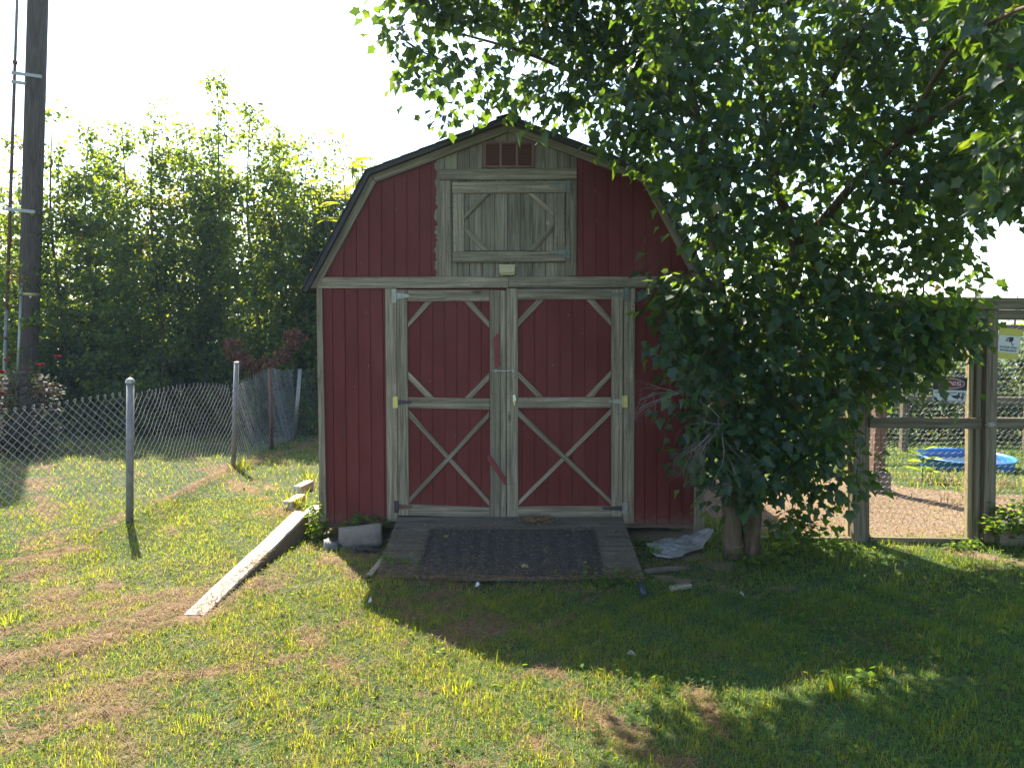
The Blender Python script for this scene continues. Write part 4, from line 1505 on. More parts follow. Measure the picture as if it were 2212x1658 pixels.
def wire_bay(A, B, za, zb_, dip, bulge, lean=0.0, s=0.0355, dz=0.040):
    """interlinked zigzag wires between two posts; za/zb_ heights of the top edge above the post foot"""
    L = math.hypot(B.x - A.x, B.y - A.y)
    nW = int(L / s)
    dx, dy = (B.x - A.x) / L, (B.y - A.y) / L
    nxn, nyn = -dy, dx
    segs0, segs1 = [], []
    for i in range(nW):
        pts = []
        u_mid = (i + 0.5) * s / L
        ztop = za + (zb_ - za) * u_mid + dip(u_mid)
        zg = A.z + (B.z - A.z) * u_mid
        K = int((ztop - 0.01) / dz)
        for k in range(K + 1):
            u = (i + ((k + i) % 2)) * s
            zr = ztop - k * dz
            un = u / L
            off = bulge * math.sin(math.pi * un) * math.sin(2.2 * zr) + 0.010 * math.sin(9 * un + 4 * zr) + 0.004 * math.sin(31 * un + 17 * zr)
            sh = lean * (ztop - zr) + 0.006 * math.sin(5 * zr + 11 * un)
            pts.append((A.x + dx * (u + sh) + nxn * off, A.y + dy * (u + sh) + nyn * off, zg + zr))
        x0, y0, z0 = pts[0]
        loop = [(x0 - dx * 0.012, y0 - dy * 0.012, z0 + 0.012), (x0 - dx * 0.006, y0 - dy * 0.006, z0 + 0.030), (x0 + dx * 0.010, y0 + dy * 0.010, z0 + 0.026), (x0 + dx * 0.006, y0 + dy * 0.006, z0 + 0.006)]
        pts = loop[::-1] + [loop[3]] + pts if i % 2 == 0 else pts
        segs0 += pts[:-1]
        segs1 += pts[1:]
    r = 0.0017
    V, F = tubes_np(segs0, segs1, np.full(len(segs0), r), np.full(len(segs0), r), 4)
    np_mesh('wire_mesh', V, F, M['wire'], fence)


wire_bay(b0, b1, 1.03, 1.08, lambda u: -0.05 * math.sin(math.pi * u), 0.02, 0.05, 0.030, 0.036)
wire_bay(b1, b2, 1.06, 0.95, lambda u: 0.06 * math.sin(math.pi * u) * (0.4 + u), 0.03, 0.08, 0.052, 0.042)
wire_bay(b2, b3, 0.97, 1.18, lambda u: -0.03 * math.sin(math.pi * u), 0.03, 0.05, 0.048, 0.040)
wire_bay(b3, b4, 1.17, 1.14, lambda u: -0.02 * math.sin(math.pi * u), 0.02, 0.03)
wire_bay(b4, b5, 1.14, 1.14, lambda u: -0.02 * math.sin(math.pi * u), 0.02, 0.0)

# ------------------------------------------------------------------ utility pole
YP = 12.7
pt, pbm = at(84, -260, YP), at(56, 800, YP)
pt0, pb0 = at(82, 0, YP), at(60, 770, YP)
dirp = (pt0 - pb0).normalized()
base = pb0 - dirp * ((pb0.z - float(gz(pb0.x, YP)) + 0.1) / dirp.z)
upole = empty('utility_pole', base, 'tall brown wooden utility pole with metal brackets beside the tree row', 'utility pole')
tube('pole_shaft', [(*base, 0.168), (*pb0, 0.160), (*pt0, 0.152), (*(pt0 + dirp * 1.0), 0.148)], M['pole'], upole, 20, True, 6)
ct, cb = at(37, 0, YP - 0.05), at(11, 775, YP - 0.05)
dc = (ct - cb).normalized()
cbase = cb - dc * ((cb.z - float(gz(cb.x, YP)) + 0.05) / dc.z)
cj = ct.lerp(cb, 0.17)
cm = ct.lerp(cb, 0.86)
tube('conduit', [(*cbase, 0.030), (*cm, 0.030)], M['galv_dull'], upole, 10)
tube('conduit', [(*cm, 0.027), (*cj, 0.025)], M['rust'], upole, 10)
tube('conduit', [(*cj, 0.022), (*(ct + dc * 0.9), 0.022)], M['galv_dull'], upole, 10)
for f_ in (0.17, 0.66, 0.94):
    c_ = ct.lerp(cb, f_)
    tube('conduit_clamp', [(*(c_ - dc * 0.025), 0.036), (*(c_ + dc * 0.025), 0.036)], M['rust'], upole, 10)
gp0, gp1 = at(47, 612, YP - 0.16), at(40, 772, YP - 0.16)
tube('ground_pipe', [(*gp0, 0.026), (*(gp1 - dc * 0.9), 0.026)], M['galv'], upole, 10)
for (xa, ya, xb, yb, nm) in ((25, 157, 90, 166, 'bracket'), (25, 176, 56, 181, 'bracket'), (12, 451, 76, 458, 'bracket')):
    a, b = at(xa, ya, YP - 0.172), at(xb, yb, YP - 0.182)
    bar(nm, a, b, 0.055, 0.022, M['galv'], upole, 0.003)
a = pt0.lerp(pb0, 632 / 770)
tube('pole_band', [(*(a - dirp * 0.026), 0.1635), (*(a + dirp * 0.026), 0.1625)], M['brass'], upole, 20)
a = at(66, 641, YP - 0.168)
tube('pole_tag', [(a.x, a.y, a.z, 0.022), (a.x, a.y - 0.006, a.z, 0.022)], M['white_paint'], upole, 8)

# ------------------------------------------------------------------ pen on the right
YG = 5.70
pen = empty('pen_fence', (3.7, YG, 0), 'timber pen fence with heavy top beam right of the maple', 'fence')


def px_bar(name, x0, y0, x1, y1, w_px, Y, t, mat, parent, bev=0.003):
    """horizontal-ish timber by its centre line in the photo at distance Y"""
    return bar(name, at(x0, y0, Y), at(x1, y1, Y), w_px / FPX * Y, t, mat, parent, bev)


px_bar('top_beam', 1840, 652, 2420, 659, 25, YG - 0.03, 0.09, M['wood_pen'], pen)
px_bar('rail_board', 1840, 677, 2129.4, 679.5, 21.5, YG - 0.02, 0.035, M['wood_pen'], pen)
px_bar('rail_board', 2130.2, 679.5, 2420, 683, 21.5, YG - 0.02, 0.035, M['wood_pen'], pen)


def px_post(name, xt, yt, xb, yb, w_px, Y, t, mat, parent):
    p0, p1 = at(xb, yb, Y), at(xt, yt, Y)
    p0.z = min(p0.z, float(gz(p0.x, p0.y)) - 0.03)
    return bar(name, p0, p1, w_px / FPX * Y, t, mat, parent, 0.004, up=Vector((1, 0, 0)))


px_post('post', 2137, 668, 2130, 1166, 25.5, YG, 0.089, M['wood_pen'], pen)
px_post('post', 1850, 655, 1851, 1160, 24, YG, 0.089, M['wood_pen'], pen)
px_post('post', 2400, 655, 2390, 1168, 24, YG, 0.089, M['wood_pen'], pen)
px_post('post_batten', 1868.5, 700, 1869.5, 1160, 12.6, YG + 0.02, 0.05, M['wood_pen'], pen)
px_bar('mid_rail', 2146, 913, 2410, 917, 23, YG + 0.02, 0.04, M['wood_pen'], pen)
px_bar('mid_rail', 1600, 911, 1838, 913, 23, YG + 0.04, 0.04, M['wood_pen'], pen)
px_bar('kick_board', 1560, 1165, 1838.5, 1167, 15, YG + 0.01, 0.04, M['wood_pen'], pen)
px_post('post', 1580, 655, 1582, 1160, 20, YG + 0.02, 0.089, M['wood_pen'], pen)
px_bar('top_rail', 1575, 655, 1840, 652, 22, YG, 0.05, M['wood_pen'], pen)

gate = empty('pen_gate', (3.2, YG + 0.02, 0), 'timber framed chicken wire gate between the two pen posts', 'gate')
px_post('gate_stile', 2099.5, 708, 2095, 1160, 18.5, YG + 0.05, 0.05, M['wood_yellow'], gate)  # lit face of the upright, its sunlight put into the yellow colour
px_post('gate_stile', 2113.5, 708, 2107.5, 1160, 11.5, YG + 0.01, 0.04, M['wood_pen'], gate)
px_post('gate_stile', 1834, 708, 1834, 1160, 9.5, YG + 0.06, 0.05, M['wood_yellow'], gate)  # strip for the post's lit left face, light painted as yellow wood
px_bar('gate_rail', 1876.5, 912, 2119, 914, 23.5, YG - 0.01, 0.035, M['wood_pen'], gate)
px_bar('gate_rail', 1876.5, 710, 2108, 711, 23, YG + 0.03, 0.035, M['wood_pen'], gate)
px_bar('gate_bottom', 1876.5, 1166, 2107, 1170, 15.5, YG, 0.035, M['wood_pen'], gate)
a = at(2140, 917, YG - 0.06)
lt = box('gate_latch', (0.05, 0.012, 0.035), a, M['galv'], gate, (0, 0, 0), 0.002)
tube('latch_bolt', [(a.x - 0.05, a.y - 0.012, a.z, 0.006), (a.x + 0.03, a.y - 0.012, a.z, 0.006)], M['galv'], lt, 8)


def hex_wire(name, x0, x1, z0, z1, Y, c, r, mat, parent, skew=0.0):
    """chicken wire: twisted hexagons of width c in the plane Y"""
    s0, s1 = [], []
    h = c * 0.5
    rows = int((z1 - z0) / (c * 0.78))
    cols = int((x1 - x0) / c)

    def J(x, z):
        return (x + 0.25 * c * math.sin(3.1 * z + 7 * x), Y + 0.012 * math.sin(4 * x + 3 * z), z + 0.15 * c * math.sin(5 * x + 2 * z))
    for j in range(rows):
        z = z0 + j * c * 0.78
        o_ = (j % 2) * h
        for i in range(cols):
            x = x0 + i * c + o_
            a_, b_, d_, e_ = J(x, z + 0.28 * c), J(x + h, z), J(x + c, z + 0.28 * c), J(x, z + 0.78 * c)
            s0 += [a_, b_, a_]
            s1 += [b_, d_, e_]
    V, F = tubes_np(s0, s1, np.full(len(s0), r), np.full(len(s0), r), 3)
    return np_mesh(name, V, F, mat, parent)


gl, gr = at(1876, 912, YG + 0.03), at(2105, 912, YG + 0.03)
hex_wire('chicken_wire', gl.x, gr.x, 0.10, at(2000, 712, YG).z, YG + 0.035, 0.05, 0.0009, M['chicken_wire'], gate)
hex_wire('chicken_wire', at(2146, 912, YG).x, at(2400, 912, YG).x, 0.10, 1.70, YG + 0.05, 0.05, 0.0009, M['chicken_wire'], pen)

# back fence of the pen
YF = 10.4
far = empty('back_fence', (5.5, YF, float(gz(5.5, YF))), 'far timber fence with chicken wire at the back of the pen', 'fence')
for (x0, y0, x1, y1, w, nm) in ((1500, 708, 2137, 712, 27, 'top_rail'), (2138, 707, 2400, 711, 12, 'top_rail'), (1500, 857, 2400, 868, 17, 'mid_rail'), (1600, 983, 2010, 990, 14, 'kick_board')):
    px_bar(nm, x0, y0, x1, y1, w, YF, 0.045, M['wood_brown'] if nm == 'kick_board' else M['wood_pen'], far)
for x in (1540, 1730, 1960, 2230, 2390):
    p0 = at(x, 700, YF + 0.06)
    bar('post', (p0.x, p0.y, float(gz(p0.x, p0.y)) - 0.05), p0, 0.09, 0.09, M['wood_pen'], far)
hex_wire('chicken_wire', at(1500, 800, YF).x, at(2400, 800, YF).x, -0.2, at(2000, 720, YF).z, YF - 0.03, 0.075, 0.0016, M['chicken_wire'], far)

# block and post inside the pen
c = on_ground(1901, 1062)
pf = empty('pier_post', (c.x, c.y, c.z), 'reddish brown post standing on a square grey block inside the pen', 'post')
wpx = FPX / c.y
box('footing_block', (48 / wpx, 0.24, 39 / wpx), (c.x, c.y + 0.12, c.z + 19 / wpx), M['concrete'], pf, (0, 0, 0.05), 0.008)
p0 = at(1894, 1022, c.y + 0.10)
bar('post', (p0.x, p0.y, p0.z - 0.01), (p0.x + 0.01, p0.y, p0.z + 1.05), 25 / wpx, 0.10, M['wood_brown'], pf)

# paddling pool
rc = at(2085, 990, 8.9)
gzp = float(gz(rc.x, 8.9))
pool = empty('paddling_pool', (rc.x, 8.9, gzp), 'round blue plastic paddling pool inside the pen', 'pool')
R0 = 96 / FPX * 8.9
hgt = max(0.14, rc.z - gzp)
fl = lambda a, i: 0.012 * math.sin(a * 18) if 1 <= i <= 3 else 0.0
lathe('pool_wall', [(R0 * 0.90, 0.0), (R0 * 0.92, hgt * 0.3), (R0 * 0.935, hgt * 0.65), (R0 * 0.95, hgt * 0.92), (R0 * 0.99, hgt * 0.96), (R0 * 1.0, hgt), (R0 * 0.985, hgt + 0.018), (R0 * 0.95, hgt + 0.012), (R0 * 0.925, hgt * 0.9), (R0 * 0.90, hgt * 0.4)], M['pool'], pool, 72, (rc.x, 8.9, gzp), wob=fl)
lathe('pool_floor', [(R0 * 0.91, 0.025), (R0 * 0.5, 0.02), (0.001, 0.02)], M['pool_in'], pool, 48, (rc.x, 8.9, gzp))
lathe('water', [(R0 * 0.905, hgt * 0.52), (0.001, hgt * 0.52)], M['water'], pool, 48, (rc.x, 8.9, gzp))

# planter box at the edge of the picture
c0 = on_ground(2160, 1180)
pl = empty('planter_box', (c0.x + 0.25, c0.y + 0.2, c0.z), 'low grey wooden planter box beside the right pen post', 'planter')
for k in range(2):
    bar('side_board', (c0.x - 0.01, c0.y, c0.z + 0.045 + k * 0.086), (c0.x + 0.9, c0.y - 0.02, c0.z + 0.045 + k * 0.086), 0.084, 0.03, M['wood_pen'], pl)
    bar('end_board', (c0.x + 0.005, c0.y + 0.02, c0.z + 0.045 + k * 0.086), (c0.x + 0.005, c0.y + 0.30, c0.z + 0.045 + k * 0.086), 0.084, 0.03, M['wood_pen'], pl)
box('soil', (0.86, 0.27, 0.03), (c0.x + 0.45, c0.y + 0.15, c0.z + 0.14), M['rubber'], pl, (0, 0, 0), 0.0)

# ------------------------------------------------------------------ signs
def text_mesh(body, size, mat, parent, loc, width=None, rot=(HP, 0, 0), name='lettering'):
    cu = bpy.data.curves.new('t', 'FONT')
    cu.body = body
    cu.size = size
    cu.align_x = 'CENTER'
    cu.align_y = 'CENTER'
    cu.offset = size * 0.022
    ob = bpy.data.objects.new('t', cu)
    COL.objects.link(ob)
    dg = bpy.context.evaluated_depsgraph_get()
    me = bpy.data.meshes.new_from_object(ob.evaluated_get(dg))
    bpy.data.objects.remove(ob)
    bpy.data.curves.remove(cu)
    me.name = name
    xs = [v.co.x for v in me.vertices]
    if width:
        k = width / (max(xs) - min(xs))
        for v in me.vertices:
            v.co.x *= k
    me.materials.clear()
    me.materials.append(mat)
    o = bpy.data.objects.new(name, me)
    o.location = loc
    o.rotation_euler = rot
    return link(o, parent)


def sign_frame(px_c, Y, w, h, tilt):
    """returns a function from sign coordinates (-.5...5) to world x,z"""
    c = at(*px_c, Y)

    def f(u, v):
        x, z = u * w, v * h
        return (c.x + x * math.cos(tilt) - z * math.sin(tilt), c.z + x * math.sin(tilt) + z * math.cos(tilt))
    return c, f


# camera sign
YQ = YG - 0.02
c, f = sign_frame((2179.5, 742.5), YQ, 48.5 / FPX * YQ, 66.5 / FPX * YQ, math.radians(-5.5))
w_, h_ = 48.5 / FPX * YQ, 66.5 / FPX * YQ
ss = empty('surveillance_sign', (c.x, YQ, c.z), 'tilted yellow and white camera surveillance sign on the pen wire', 'sign')
prism('sign_plate', [f(-.5, .5), f(.5, .5), f(.5, -.5), f(-.5, -.5)], YQ, 0.003, M['sign_yellow'], ss, 0, 0, px=False)
prism('white_panel', [f(-.485, .26), (f(.47, .26)), f(.47, -.29), f(-.485, -.29)], YQ - 0.0012, 0.001, M['sign_white'], ss, 0, 0, px=False)
cam_ic = prism('camera_picture', [f(-.17, .175), f(.02, .225), f(.17, .225), f(.16, .10), f(.02, .055), f(-.02, .06), f(-.02, .165)], YQ - 0.0022, 0.0008, M['sign_black'], ss, 0, 0, px=False)
prism('lens_box', [f(-.18, .165), f(-.03, .155), f(-.03, .065), f(-.19, .07)], YQ - 0.0022, 0.0008, M['cream_paper'], cam_ic, 0, 0, px=False)
prism('lens', [f(-.11 + .030 * math.cos(a * 0.785), .115 + .024 * math.sin(a * 0.785)) for a in range(8)][::-1], YQ - 0.0032, 0.0008, M['sign_black'], cam_ic, 0, 0, px=False)
prism('camera_arm', [f(.085, .075), f(.115, .075), f(.125, .02), f(.19, .005), f(.185, -.06), f(.165, -.06), f(.155, -.015), f(.10, -.01)], YQ - 0.0022, 0.0008, M['sign_black'], cam_ic, 0, 0, px=False)
for body, v, wd in (('24 HOUR VIDEO', -.115, 0.80), ('SURVEILLANCE', -.215, 0.74)):
    x, z = f(-0.01, v)
    text_mesh(body, 0.022, M['sign_black'], ss, (x, YQ - 0.0024, z), w_ * wd, (HP, math.radians(5.5), 0))

# duck warning sign behind the gate rail
YW = YG + 0.02
c, f = sign_frame((2052, 840.5), YW, 73 / FPX * YW, 53 / FPX * YW, math.radians(-2.0))
w_, h_ = 73 / FPX * YW, 53 / FPX * YW
ws = empty('warning_sign', (c.x, YW, c.z), 'warning sign with red oval and two ducks on the gate wire', 'sign')
prism('sign_plate', [f(-.5, .5), f(.5, .5), f(.5, -.5), f(-.5, -.5)], YW, 0.003, M['sign_black'], ws, 0, 0, px=False)
prism('white_panel', [f(-.495, -.03), f(.495, -.03), f(.495, -.495), f(-.495, -.495)], YW - 0.0012, 0.001, M['sign_white'], ws, 0, 0, px=False)
prism('oval_rim', [f(.43 * math.cos(a * .2618), .24 + .215 * math.sin(a * .2618)) for a in range(24)][::-1], YW - 0.0012, 0.001, M['sign_white'], ws, 0, 0, px=False)
prism('red_oval', [f(.412 * math.cos(a * .2618), .24 + .190 * math.sin(a * .2618)) for a in range(24)][::-1], YW - 0.0022, 0.0008, M['sign_red'], ws, 0, 0, px=False)
x, z = f(0, .24)
text_mesh('WARNING', 0.045, M['sign_white'], ws, (x, YW - 0.0034, z), w_ * 0.62, (HP, math.radians(2), 0))
prism('duck_picture', [f(.05 + a * .30, -.47 + b * .34) for a, b in ((0, .62), (.10, .66), (.45, .70), (.62, .75), (.66, .95), (.72, 1.0), (.80, .98), (.84, .86), (.80, .76), (.88, .66), (.90, .52), (.80, .36), (.66, .28), (.66, .16), (.56, .16), (.58, .27), (.36, .30), (.14, .44))],
      YW - 0.0022, 0.0008, M['duck_dark'], ws, 0, 0, px=False)
prism('duck_picture', [f(.30 + a * .19, -.47 + b * .34) for a, b in ((.28, .62), (.36, .80), (.42, .95), (.56, .98), (.80, .82), (.96, .72), (.84, .70), (.62, .78), (.60, .66), (.72, .48), (.66, .30), (.56, .20), (.62, .12), (.30, .12), (.40, .20), (.16, .30), (.10, .46))],
      YW - 0.0022, 0.0008, M['duck_brown'], ws, 0, 0, px=False)
# two lines of print too small and blurred to read
for v0, v1, segs in ((-.115, -.165, ((-.44, -.26), (-.23, -.05), (.02, .20), (.23, .44))), (-.22, -.255, ((-.05, .02), (.03, .07))), (-.452, -.478, ((-.40, -.1), (-.06, .2), (.24, .42)))):
    for u0, u1 in segs:
        prism('blurred_print', [f(u0, v0), f(u1, v0), f(u1, v1), f(u0, v1)], YW - 0.0021, 0.0008, M['sign_grey'], ws, 0, 0, px=False)

# ------------------------------------------------------------------ plants
MAPLE = (np.array([(0, 0.33, 0.0), (0, 0, 0), (0.27, -0.05, 0.06), (0.31, 0.22, 0.05), (0.50, 0.47, 0.08), (0.29, 0.60, 0.02), (0, 1.0, -0.10),
                   (-0.29, 0.60, 0.02), (-0.50, 0.47, 0.08), (-0.31, 0.22, 0.05), (-0.27, -0.05, 0.06)]),
         np.array([[0, i, i + 1] for i in range(1, 10)] + [[0, 10, 1]]))


def unit(a):
    return a / (np.linalg.norm(a, axis=1, keepdims=True) + 1e-9)


def poly_points(poly, n):
    xs, ys = [p[0] for p in poly], [p[1] for p in poly]
    out = []
    while len(out) < n:
        x, y = random.uniform(min(xs), max(xs)), random.uniform(min(ys), max(ys))
        c, j = False, len(poly) - 1
        for i in range(len(poly)):
            if (poly[i][1] > y) != (poly[j][1] > y) and x < (poly[j][0] - poly[i][0]) * (y - poly[i][1]) / (poly[j][1] - poly[i][1]) + poly[i][0]:
                c = not c
            j = i
        if c:
            out.append((x, y))
    return out


def grow(limb_pts, limb_r, sprays, rk=0.0017, rmin=0.0016):
    """hang every spray on the nearest twig that already grows from the limbs; returns parents and tube pieces"""
    L = np.asarray(limb_pts, float)
    S = np.asarray(sprays, float)
    nl, ns = len(L), len(S)
    d0 = np.min(np.linalg.norm(S[:, None, :] - L[None, :, :], axis=2), axis=1)
    order = np.argsort(d0)
    nodes = np.zeros((nl + ns, 3))
    nodes[:nl] = L
    par = np.full(nl + ns, -1)
    depth = np.zeros(nl + ns)
    cnt = nl
    for i in order:
        p = S[i]
        dd = np.linalg.norm(nodes[:cnt] - p, axis=1) + 0.10 * depth[:cnt]
        dd += 0.35 * np.clip(nodes[:cnt, 2] - p[2], 0, None) * 0.3
        k = int(np.argmin(dd))
        nodes[cnt] = p
        par[cnt] = k
        depth[cnt] = depth[k] + np.linalg.norm(nodes[k] - p)
        cnt += 1
    w = np.zeros(nl + ns)
    w[nl:] = 1
    for i in range(nl + ns - 1, nl - 1, -1):
        w[par[i]] += w[i]
    r = np.maximum(rmin, rk * np.sqrt(w))
    idx = np.arange(nl, nl + ns)
    P0, P1 = nodes[par[idx]], nodes[idx]
    mid = (P0 + P1) / 2 + RNG.normal(0, 1, (ns, 3)) * 0.07 * np.linalg.norm(P1 - P0, axis=1, keepdims=True)
    ra = np.minimum(r[idx] * 1.15, np.where(par[idx] < nl, np.asarray(limb_r)[np.clip(par[idx], 0, nl - 1)] * 0.7, 1))
    rb = r[idx]
    V, F = tubes_np(np.concatenate([P0, mid]), np.concatenate([mid, P1]), np.concatenate([ra, (ra + rb) / 2]), np.concatenate([(ra + rb) / 2, rb * 0.6]), 5)
    return P1, unit(P1 - P0), V, F


def spray_leaves(C, D, m, s0, s1, rad, droop=0.5, up=1.0, flat=0.55):
    """m leaves round every twig end C growing along D"""
    n = len(C)
    c = np.repeat(C, m, 0)
    d = np.repeat(D, m, 0)
    N_ = n * m
    out = unit(RNG.normal(0, 1, (N_, 3)) * np.array([1, 1, 0.7]))
    pos = c + d * (RNG.random((N_, 1)) * 1.5 - 1.0) * rad * 0.9 + out * rad * (0.25 + 0.75 * RNG.random((N_, 1)))
    tip = unit(out * np.array([1, 1, 0.35]) + 0.35 * d + np.array([0, 0, -1.0]) * (droop * (0.3 + RNG.random((N_, 1)))))
    nrm = unit(np.array([0, 0, up]) + RNG.normal(0, flat, (N_, 3)))
    size = s0 + (s1 - s0) * RNG.random(N_)
    return pos, tip, nrm, size


def limb_mesh(name, path, parent, mat, n=5, sides=10):
    sp = smooth_path(path, n)
    V, F = tube_arrays(sp, sides, True, 0.05)
    mesh_obj(name, V, F, mat, parent, True)
    return sp


# ---- the big maple beside the shed
mroot = on_ground(1602, 1213)
maple = empty('maple_tree', mroot, 'leafy twin trunked maple hanging over the shed and lawn', 'tree')


def pxpath(rows):
    return [(*at(x, y, Y), r) for x, y, Y, r in rows]


LIMBS = [
    ('trunk', [(1582, 1232, 5.33, .092), (1584, 1205, 5.33, .075), (1578, 1100, 5.33, .064), (1568, 950, 5.35, .060), (1561, 800, 5.38, .055), (1552, 620, 5.40, .047), (1540, 480, 5.40, .040), (1518, 330, 5.38, .032), (1495, 200, 5.35, .025), (1460, 60, 5.2, .018), (1440, -120, 5.1, .010)]),
    ('trunk', [(1624, 1230, 5.37, .090), (1620, 1200, 5.37, .076), (1628, 1050, 5.40, .068), (1655, 850, 5.45, .062), (1694, 660, 5.50, .056), (1722, 555, 5.50, .050), (1700, 470, 5.52, .040), (1672, 380, 5.55, .034), (1655, 300, 5.55, .028), (1640, 150, 5.5, .020), (1620, -60, 5.4, .012)]),
    ('limb', [(1722, 560, 5.50, .046), (1752, 505, 5.42, .036), (1800, 450, 5.3, .032), (1860, 380, 5.05, .028), (1950, 300, 4.7, .022), (2080, 210, 4.3, .016), (2240, 110, 3.9, .010)]),
    ('limb', [(1530, 430, 5.40, .030), (1440, 300, 5.45, .024), (1300, 190, 5.55, .018), (1150, 120, 5.65, .013), (1000, 75, 5.65, .008), (880, 50, 5.65, .004)]),
    ('limb', [(1505, 260, 5.36, .024), (1400, 150, 5.5, .018), (1250, 50, 5.6, .013), (1100, -50, 5.6, .008)]),
    ('limb', [(1559, 780, 5.38, .026), (1510, 720, 5.28, .016), (1450, 690, 5.22, .008)]),
    ('limb', [(1700, 650, 5.50, .032), (1800, 625, 5.3, .022), (1950, 650, 5.15, .014), (2090, 690, 5.05, .007)]),
    ('limb', [(1648, 880, 5.44, .030), (1750, 860, 5.25, .018), (1860, 840, 5.1, .008)]),
    ('limb', [(1630, 1020, 5.40, .024), (1740, 1010, 5.2, .014), (1850, 1045, 5.1, .006)]),
    ('limb', [(1950, 300, 4.7, .020), (2050, 120, 4.0, .014), (2160, 40, 3.3, .010), (2260, 0, 2.9, .006)]),
    ('limb', [(1672, 380, 5.55, .028), (1760, 230, 5.3, .020), (1850, 90, 5.0, .014), (1950, -60, 4.8, .009)]),
    ('limb', [(1860, 380, 5.05, .024), (1980, 400, 4.8, .016), (2110, 420, 4.5, .009), (2230, 450, 4.2, .005)]),
]
lp, lr = [], []
for nm, rows in LIMBS:
    sp = limb_mesh(nm, pxpath(rows), maple, M['bark'], 5, 14 if nm == 'trunk' else 9)
    lp.append(sp[2:, :3])
    lr.append(sp[2:, 3])
lp, lr = np.concatenate(lp), np.concatenate(lr)
# loop of old rope round the left trunk
cc = at(1583, 1172, 5.33)
tube('rope_loop', [(cc.x + 0.072 * math.cos(a), cc.y + 0.072 * math.sin(a), cc.z - 0.012 * math.cos(a * 1.0 + 1.2), 0.006) for a in np.linspace(0, 6.283, 20)], M['wood_brown'], maple, 6)

REG = [
    ([(800, -70), (1430, -70), (1430, 215), (1300, 165), (1180, 112), (1060, 82), (950, 48), (860, 10)], 5.35, 5.9, 250),
    ([(1310, 225), (1430, -70), (2280, -70), (2280, 400), (2150, 420), (2070, 500), (1900, 455), (1700, 560), (1560, 600), (1450, 470), (1415, 385), (1350, 330)], 4.4, 6.6, 860),
    ([(1450, 580), (1560, 600), (1700, 560), (1850, 470), (1890, 630), (2030, 660), (2020, 760), (1950, 830), (1860, 850), (1790, 950), (1700, 1000), (1520, 950), (1460, 820), (1440, 720)], 4.8, 6.0, 430),
    ([(1860, 480), (2070, 480), (2080, 590), (1890, 640)], 4.7, 5.6, 34),
    ([(1980, 650), (2095, 650), (2100, 740), (2060, 790), (1990, 840), (1950, 800)], 4.9, 5.5, 46),
    ([(1490, 900), (1700, 900), (1760, 1060), (1660, 1085), (1560, 1075), (1510, 1020)], 4.85, 5.2, 50),
    ([(1700, 930), (1890, 870), (1860, 1080), (1720, 1090)], 4.9, 5.6, 30),
    ([(2080, 300), (2280, 300), (2280, 430), (2160, 450)], 3.4, 4.8, 80),
    ([(2020, -60), (2280, -60), (2280, 260), (2150, 200)], 3.2, 4.4, 60),
    ([(900, -640), (2500, -640), (2600, -70), (820, -70)], 3.9, 6.6, 520),
    ([(1250, -520), (2350, -520), (2350, -40), (1330, -40)], 6.0, 7.6, 380),  # crown out of view, added to keep sun off the leaves below
    ([(2280, -400), (2900, -400), (2800, 500), (2280, 480)], 3.6, 5.6, 110),
]
SP = []
for poly, y0, y1, n in REG:
    for x, y in poly_points(poly, n):
        Y = random.uniform(y0, y1)
        if x < 1540 and y > 215:
            Y = min(Y, 5.62)
        SP.append(at(x, y, Y))
for x, y in [(815, 70), (845, 92), (872, 118), (905, 140), (930, 160), (958, 188), (900, 192), (985, 165), (1018, 150), (1058, 168), (1090, 205), (1128, 180), (1000, 258), (962, 250), (940, 262),
             (1036, 225), (1198, 200), (1236, 218), (1180, 262), (1222, 165), (1322, 290), (1296, 308), (1360, 250), (1405, 290), (1100, 150), (790, 20), (860, 66), (1080, 212), (1102, 230), (1122, 208), (1160, 212), (1182, 232), (1206, 250), (1232, 240), (1256, 232), (1150, 186), (1172, 160), (1070, 136), (1045, 160), (1005, 136), (975, 130), (945, 126), (915, 110), (880, 92), (1250, 196), (1282, 206), (1300, 228), (1216, 222), (1196, 228), (1268, 215), (1240, 180), (1288, 250), (1030, 190), (930, 190), (890, 150), (870, 165),
             (1310, 322), (1335, 330), (1352, 345), (1375, 352), (1330, 305), (1390, 330), (1410, 360), (1395, 372),
             (1432, 545), (1410, 590), (1405, 640), (1418, 690), (1425, 660), (1436, 745), (1450, 805), (1474, 862), (1486, 925), (1500, 1000), (1455, 985), (1446, 890), (1440, 620), (1520, 1010), (1560, 1000),
             (1470, 700), (1480, 640), (2100, 620), (2075, 560), (2110, 700), (2120, 670), (2080, 845), (2045, 815), (2060, 760), (2105, 740), (2020, 870), (1700, 1120), (1760, 1115), (1820, 1105), (1860, 1060),
             (1540, 1100), (1660, 1140), (1560, 640), (1600, 700)]:
    SP.append(at(x, y, random.uniform(5.35, 5.66) if (x < 1300 and y < 290) else random.uniform(5.0, 5.45)))
C, D, TV, TF = grow(lp, lr, np.array([tuple(p) for p in SP]))
np_mesh('branches', TV, TF, M['bark_thin'], maple, smooth=True)['kind'] = 'stuff'
pos, tip, nrm, siz = spray_leaves(C, D, 12, 0.042, 0.094, 0.17, 0.75, 1.0, 0.60)
# keep leaves out of the shed
bad = (pos[:, 0] < 1.62) & (pos[:, 1] > 5.66) & (pos[:, 2] < np.where(np.abs(pos[:, 0] + 0.03) < 1.13, 3.37 - 0.38 * np.abs(pos[:, 0] + 0.03), 2.94 - 1.85 * (np.abs(pos[:, 0] + 0.03) - 1.13)))
